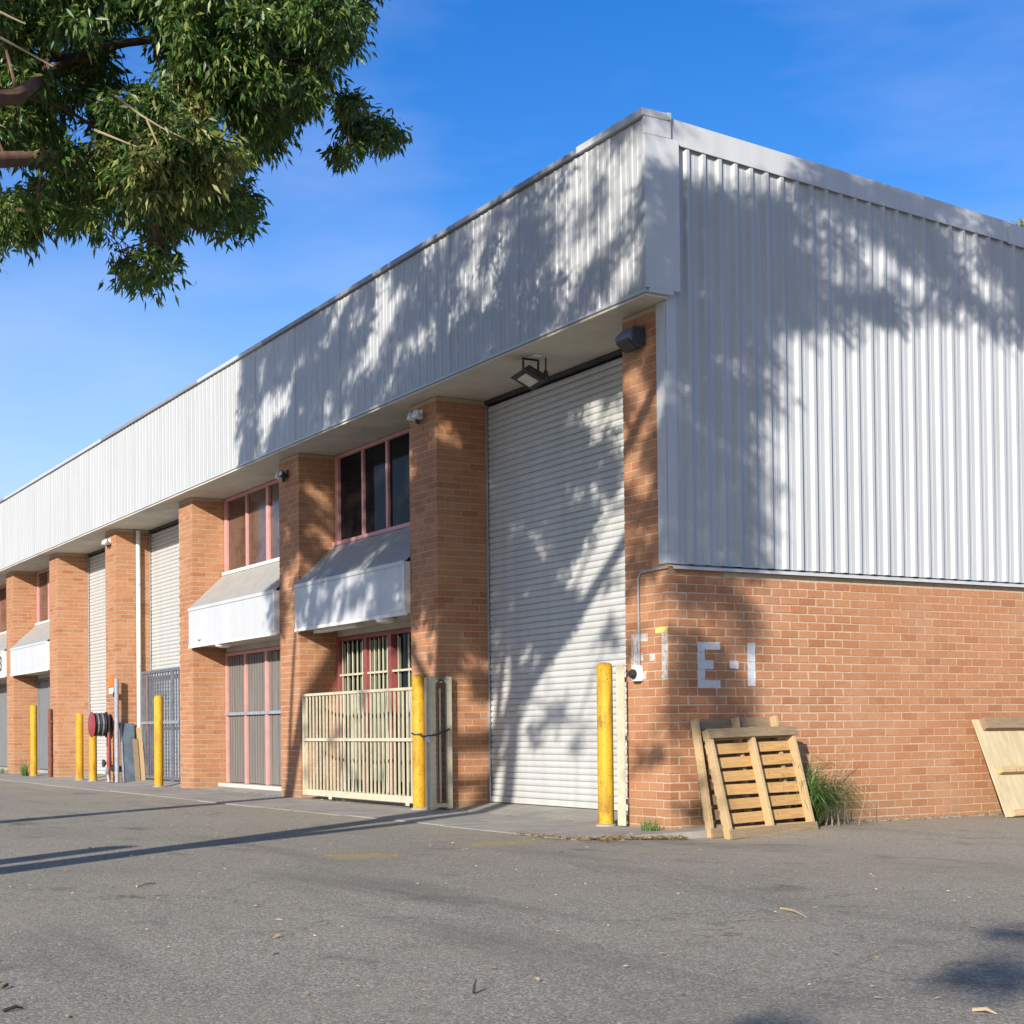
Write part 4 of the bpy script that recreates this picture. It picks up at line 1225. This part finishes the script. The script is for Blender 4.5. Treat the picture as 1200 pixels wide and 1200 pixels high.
# tall door and corner pier
for _ in range(24):
    X = rng.uniform(-4.8, 0.0); Z = rng.uniform(0.2, 5.2) 
    if rng.uniform() < 0.5 - 0.11 * Z: continue
    r = rng.uniform(0.2, 0.4)
    cast((X, 0.5, Z), 9, 18, r, near_c, int(500 * r * r / 0.16 * 0.85))
for _ in range(42):
    X = rng.uniform(-0.9, 0.05); Z = rng.uniform(2.4, 5.3)
    r = rng.uniform(0.18, 0.3)
    cast((X, 0.0, Z), 9, 18, r, near_c, int(500 * r * r / 0.16 * 0.85))
for _ in range(40):
    X = rng.uniform(-9.6, -5.2); Z = rng.uniform(2.7, 4.2)
    r = rng.uniform(0.2, 0.34)
    cast((X, 0.0, Z), 9, 18, r, left_c, int(500 * r * r / 0.16 * 0.85))
for _ in range(14):
    X = rng.uniform(-10.4, -9.2); Z = rng.uniform(3.2, 5.2)
    r = rng.uniform(0.2, 0.3)
    cast((X, 0.0, Z), 9, 18, r, left_c, int(500 * r * r / 0.16 * 0.85))
for _ in range(22):
    Yq = rng.uniform(0.0, 0.8); Z = rng.uniform(1.6, 5.2)
    if 2.9 < Z < 3.5 and rng.uniform() < 0.7: continue
    r = rng.uniform(0.18, 0.3)
    cast((-4.88, Yq, Z), 9, 18, r, near_c, int(500 * r * r / 0.16 * 0.85))
for _ in range(9):
    X = rng.uniform(-9.2, -6.0); Z = rng.uniform(0.3, 1.5)
    r = rng.uniform(0.12, 0.22)
    cast((X, -0.06, Z), 11, 20, r, left_c, int(500 * r * r / 0.16 * 0.6))
# side wall: corner part and the upper band
for _ in range(135):
    Y = rng.uniform(0.0, 1.75); Z = rng.uniform(2.7, 6.5)
    if Y > 1.0 + 0.11 * (Z - 2.7) + rng.normal(0, 0.2) and Z < 5.2: continue
    r = rng.uniform(0.25, 0.42)
    cast((0.05, Y, Z), 6.5, 13, r, near_c, int(500 * r * r / 0.16 * 0.85))
for _ in range(85):
    Y = rng.uniform(1.4, 5.6); Z = rng.uniform(5.3, 7.0) + (0.35 if Y > 3 else 0)
    r = rng.uniform(0.22, 0.4)
    cast((0.05, Y, Z), 6.5, 13, r, near_c, int(500 * r * r / 0.16 * 0.85))
for _ in range(24):
    Y = rng.uniform(0.0, 0.9); Z = rng.uniform(0.9, 2.6)
    r = rng.uniform(0.2, 0.34)
    cast((0.0, Y, Z), 12, 19, r, near_c, int(500 * r * r / 0.16 * 0.85))
lit_p = [at(170, 175, 12.3), at(215, 190, 12.5), at(250, 205, 12.7)]      # the bough that the low sun reaches
def in_way(C, r):
    for P in lit_p:
        v = C - P; t_ = v @ SUN
        if t_ > 0.8 and np.linalg.norm(v - t_ * SUN) < r + 0.35: return True
    return False
near_c = [q for q in near_c if not in_way(q[0], q[1])]
left_c = [q for q in left_c if not in_way(q[0], q[1])]
ta = thing('gum_tree', (3.4, -10.4, 0), 'large leafy gum tree whose drooping boughs hang above the yard', 'tree', 'gum trees in front of the building')
def door_limb(px, s0=15.1, ds=0.0):
    out = []
    for i, (x, y) in enumerate(px):
        d = ray(x, y); T = CAM + d * ((0.74 - CAM[1]) / d[1]); out.append(T + SUN * (s0 + ds * i))
    return out
lead = door_limb([(598, 900), (602, 850), (603, 790), (603, 740), (612, 680), (618, 600), (622, 540)])
limbsA = [
    ([(3.36, -10.36, 2.4), (3.9, -10.4, 3.7)] + lead, 0.15, 0.07),
    (door_limb([(606, 800), (620, 775), (650, 725), (672, 690), (690, 650), (715, 600)]), 0.05, 0.02),
    (door_limb([(604, 745), (620, 735), (640, 715), (655, 690), (668, 660)], ds=0.1), 0.035, 0.014),
    (door_limb([(606, 812), (630, 822), (655, 838), (690, 848)], ds=-0.1), 0.03, 0.012),
    (door_limb([(620, 560), (650, 520), (672, 470), (690, 440)], ds=0.1), 0.05, 0.02),
    (door_limb([(602, 700), (592, 650), (598, 590), (610, 520)], ds=0.1), 0.05, 0.025),
    ([(3.3, -10.3, 3.6), (2.4, -8.6, 4.3), at(-20, 188, 12.0), at(50, 186, 12.4), at(105, 198, 12.9), at(150, 235, 13.2)], 0.085, 0.022),
    ([(3.3, -10.2, 4.4), (2.6, -8.6, 5.0), at(-25, 112, 11.6), at(35, 102, 12.1), at(60, 84, 12.8), at(150, 50, 14.0), at(300, 50, 14.4), at(395, 110, 13.9), at(428, 150, 14.0)], 0.075, 0.008),
    ([at(-25, 112, 11.6), at(10, 110, 12.0), at(70, 125, 12.5), at(115, 152, 12.9), at(150, 170, 13.1)], 0.02, 0.010),
    ([(3.2, -10.3, 5.5), (5.0, -8.2, 7.0), (6.0, -7.2, 8.3), (6.6, -6.6, 9.6)], 0.12, 0.03),
    ([(3.3, -10.3, 6.5), (2.4, -9.0, 8.0), (1.6, -7.6, 9.3), (1.2, -6.8, 10.2)], 0.11, 0.03),
    ([(3.4, -10.3, 7.5), (4.6, -10.4, 9.0), (5.8, -10.6, 10.2)], 0.09, 0.03),
    ([(3.3, -10.4, 6.0), (1.9, -10.6, 7.6), (0.9, -10.4, 8.8)], 0.08, 0.03),
    ([(3.25, -10.35, 5.0), (4.6, -10.9, 6.0), (5.8, -11.4, 7.2)], 0.07, 0.03)]
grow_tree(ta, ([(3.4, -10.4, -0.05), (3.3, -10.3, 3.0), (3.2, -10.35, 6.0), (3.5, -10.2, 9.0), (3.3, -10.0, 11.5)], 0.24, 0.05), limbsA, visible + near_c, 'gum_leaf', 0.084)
for pts in ([(0, 14), (12, 20), (30, 28)], [(0, 44), (30, 60), (62, 78)], [(135, 112), (165, 135), (190, 150), (228, 168)], [(110, 152), (135, 162), (160, 172)], [(172, 140), (180, 158), (186, 172)]):
    build('dead_twig', MB().tube([at(x, y, 11.7 + 0.01 * i) for i, (x, y) in enumerate(pts)], [0.009, 0.007, 0.005, 0.003][:len(pts)], 6), 'pale_twig', ta, smooth=True)
build('sawn_stem', MB().tube([(3.32, -10.75, -0.05), (3.24, -11.0, 1.4), (3.2, -11.1, 2.72)], [0.2, 0.18, 0.17], 12), 'bark', ta, smooth=True)
tb = thing('gum_tree', (-2.5, -10.0, 0), 'slender leaning gum tree beside the large gum tree', 'tree', 'gum trees in front of the building')
limbsB = [([(-2.3, -9.8, 4.2), (-3.0, -8.6, 5.6), (-3.4, -7.6, 7.2)], 0.07, 0.025), ([(-1.5, -9.5, 6.6), (-0.2, -8.6, 7.8), (0.6, -7.8, 8.8)], 0.07, 0.025), ([(-1.3, -9.4, 7.2), (-2.2, -8.6, 8.6), (-2.8, -8.0, 9.6)], 0.06, 0.02)]
grow_tree(tb, ([(-2.5, -10.0, -0.05), (-2.5, -9.9, 3.4), (-1.7, -9.6, 6.0), (-1.0, -9.3, 8.6), (-0.8, -9.2, 10.0)], 0.23, 0.04), limbsB, left_c, 'gum_leaf', 0.105)

right_c = []
for (px, py) in ((1170, 1130), (1198, 1138), (1150, 1142), (1196, 1092), (900, 1200), (850, 1206)):
    q = gp(px, py); cast((q[0], q[1], 0), 13, 18, rng.uniform(0.16, 0.26), right_c, 120)
tr3 = thing('gum_tree', (20.0, -14.0, 0), 'young gum tree standing apart, across the yard from the side wall', 'tree', 'gum trees in front of the building')
grow_tree(tr3, ([(20.0, -14.0, -0.05), (20.1, -14.1, 2.5), (19.6, -14.3, 5.0), (19.4, -14.4, 7.0)], 0.14, 0.04),
          [([(19.7, -14.25, 4.4), (18.4, -15.0, 5.2), (17.2, -15.6, 5.6)], 0.05, 0.015)],
          right_c + [(np.array([19.6, -14.2, 7.0]) + rng.normal(0, 0.7, 3), 0.4, 220) for _ in range(14)], 'gum_leaf', 0.098)

# tree whose top shows over the roof at the far side
tcx = thing('background_tree', (-9.2, 22.0, 0), 'yellow-green treetop peeking over the roof behind the building', 'tree')
cl = []
top = at(1193, 262, 41.0)
cl.append((np.array(top), 0.22, 60))
for _ in range(70):
    q = at(1193, 262, 41.0) + R_ * rng.uniform(0.4, 4.5) + np.array([0, 0, -1]) * rng.uniform(0.3, 4.0) + W_ * rng.uniform(-1.5, 1.5)
    px, py, _z = project(q)
    if px < 1215 and py < 300: continue
    cl.append((q, 0.5, 110))
bx, by = top[0] + R_[0] * 2.2, top[1] + R_[1] * 2.2
tcx.location = (bx, by, 0); WLOC[tcx] = Vector((bx, by, 0))
grow_tree(tcx, ([(bx, by, -0.05), (bx + 0.2, by, 4), (bx, by + 0.2, 8.0), (bx, by, top[2] - 2.0)], 0.2, 0.05), [], cl, 'far_leaf', 0.14)

print('leaf clusters', len(visible), len(near_c), len(left_c))
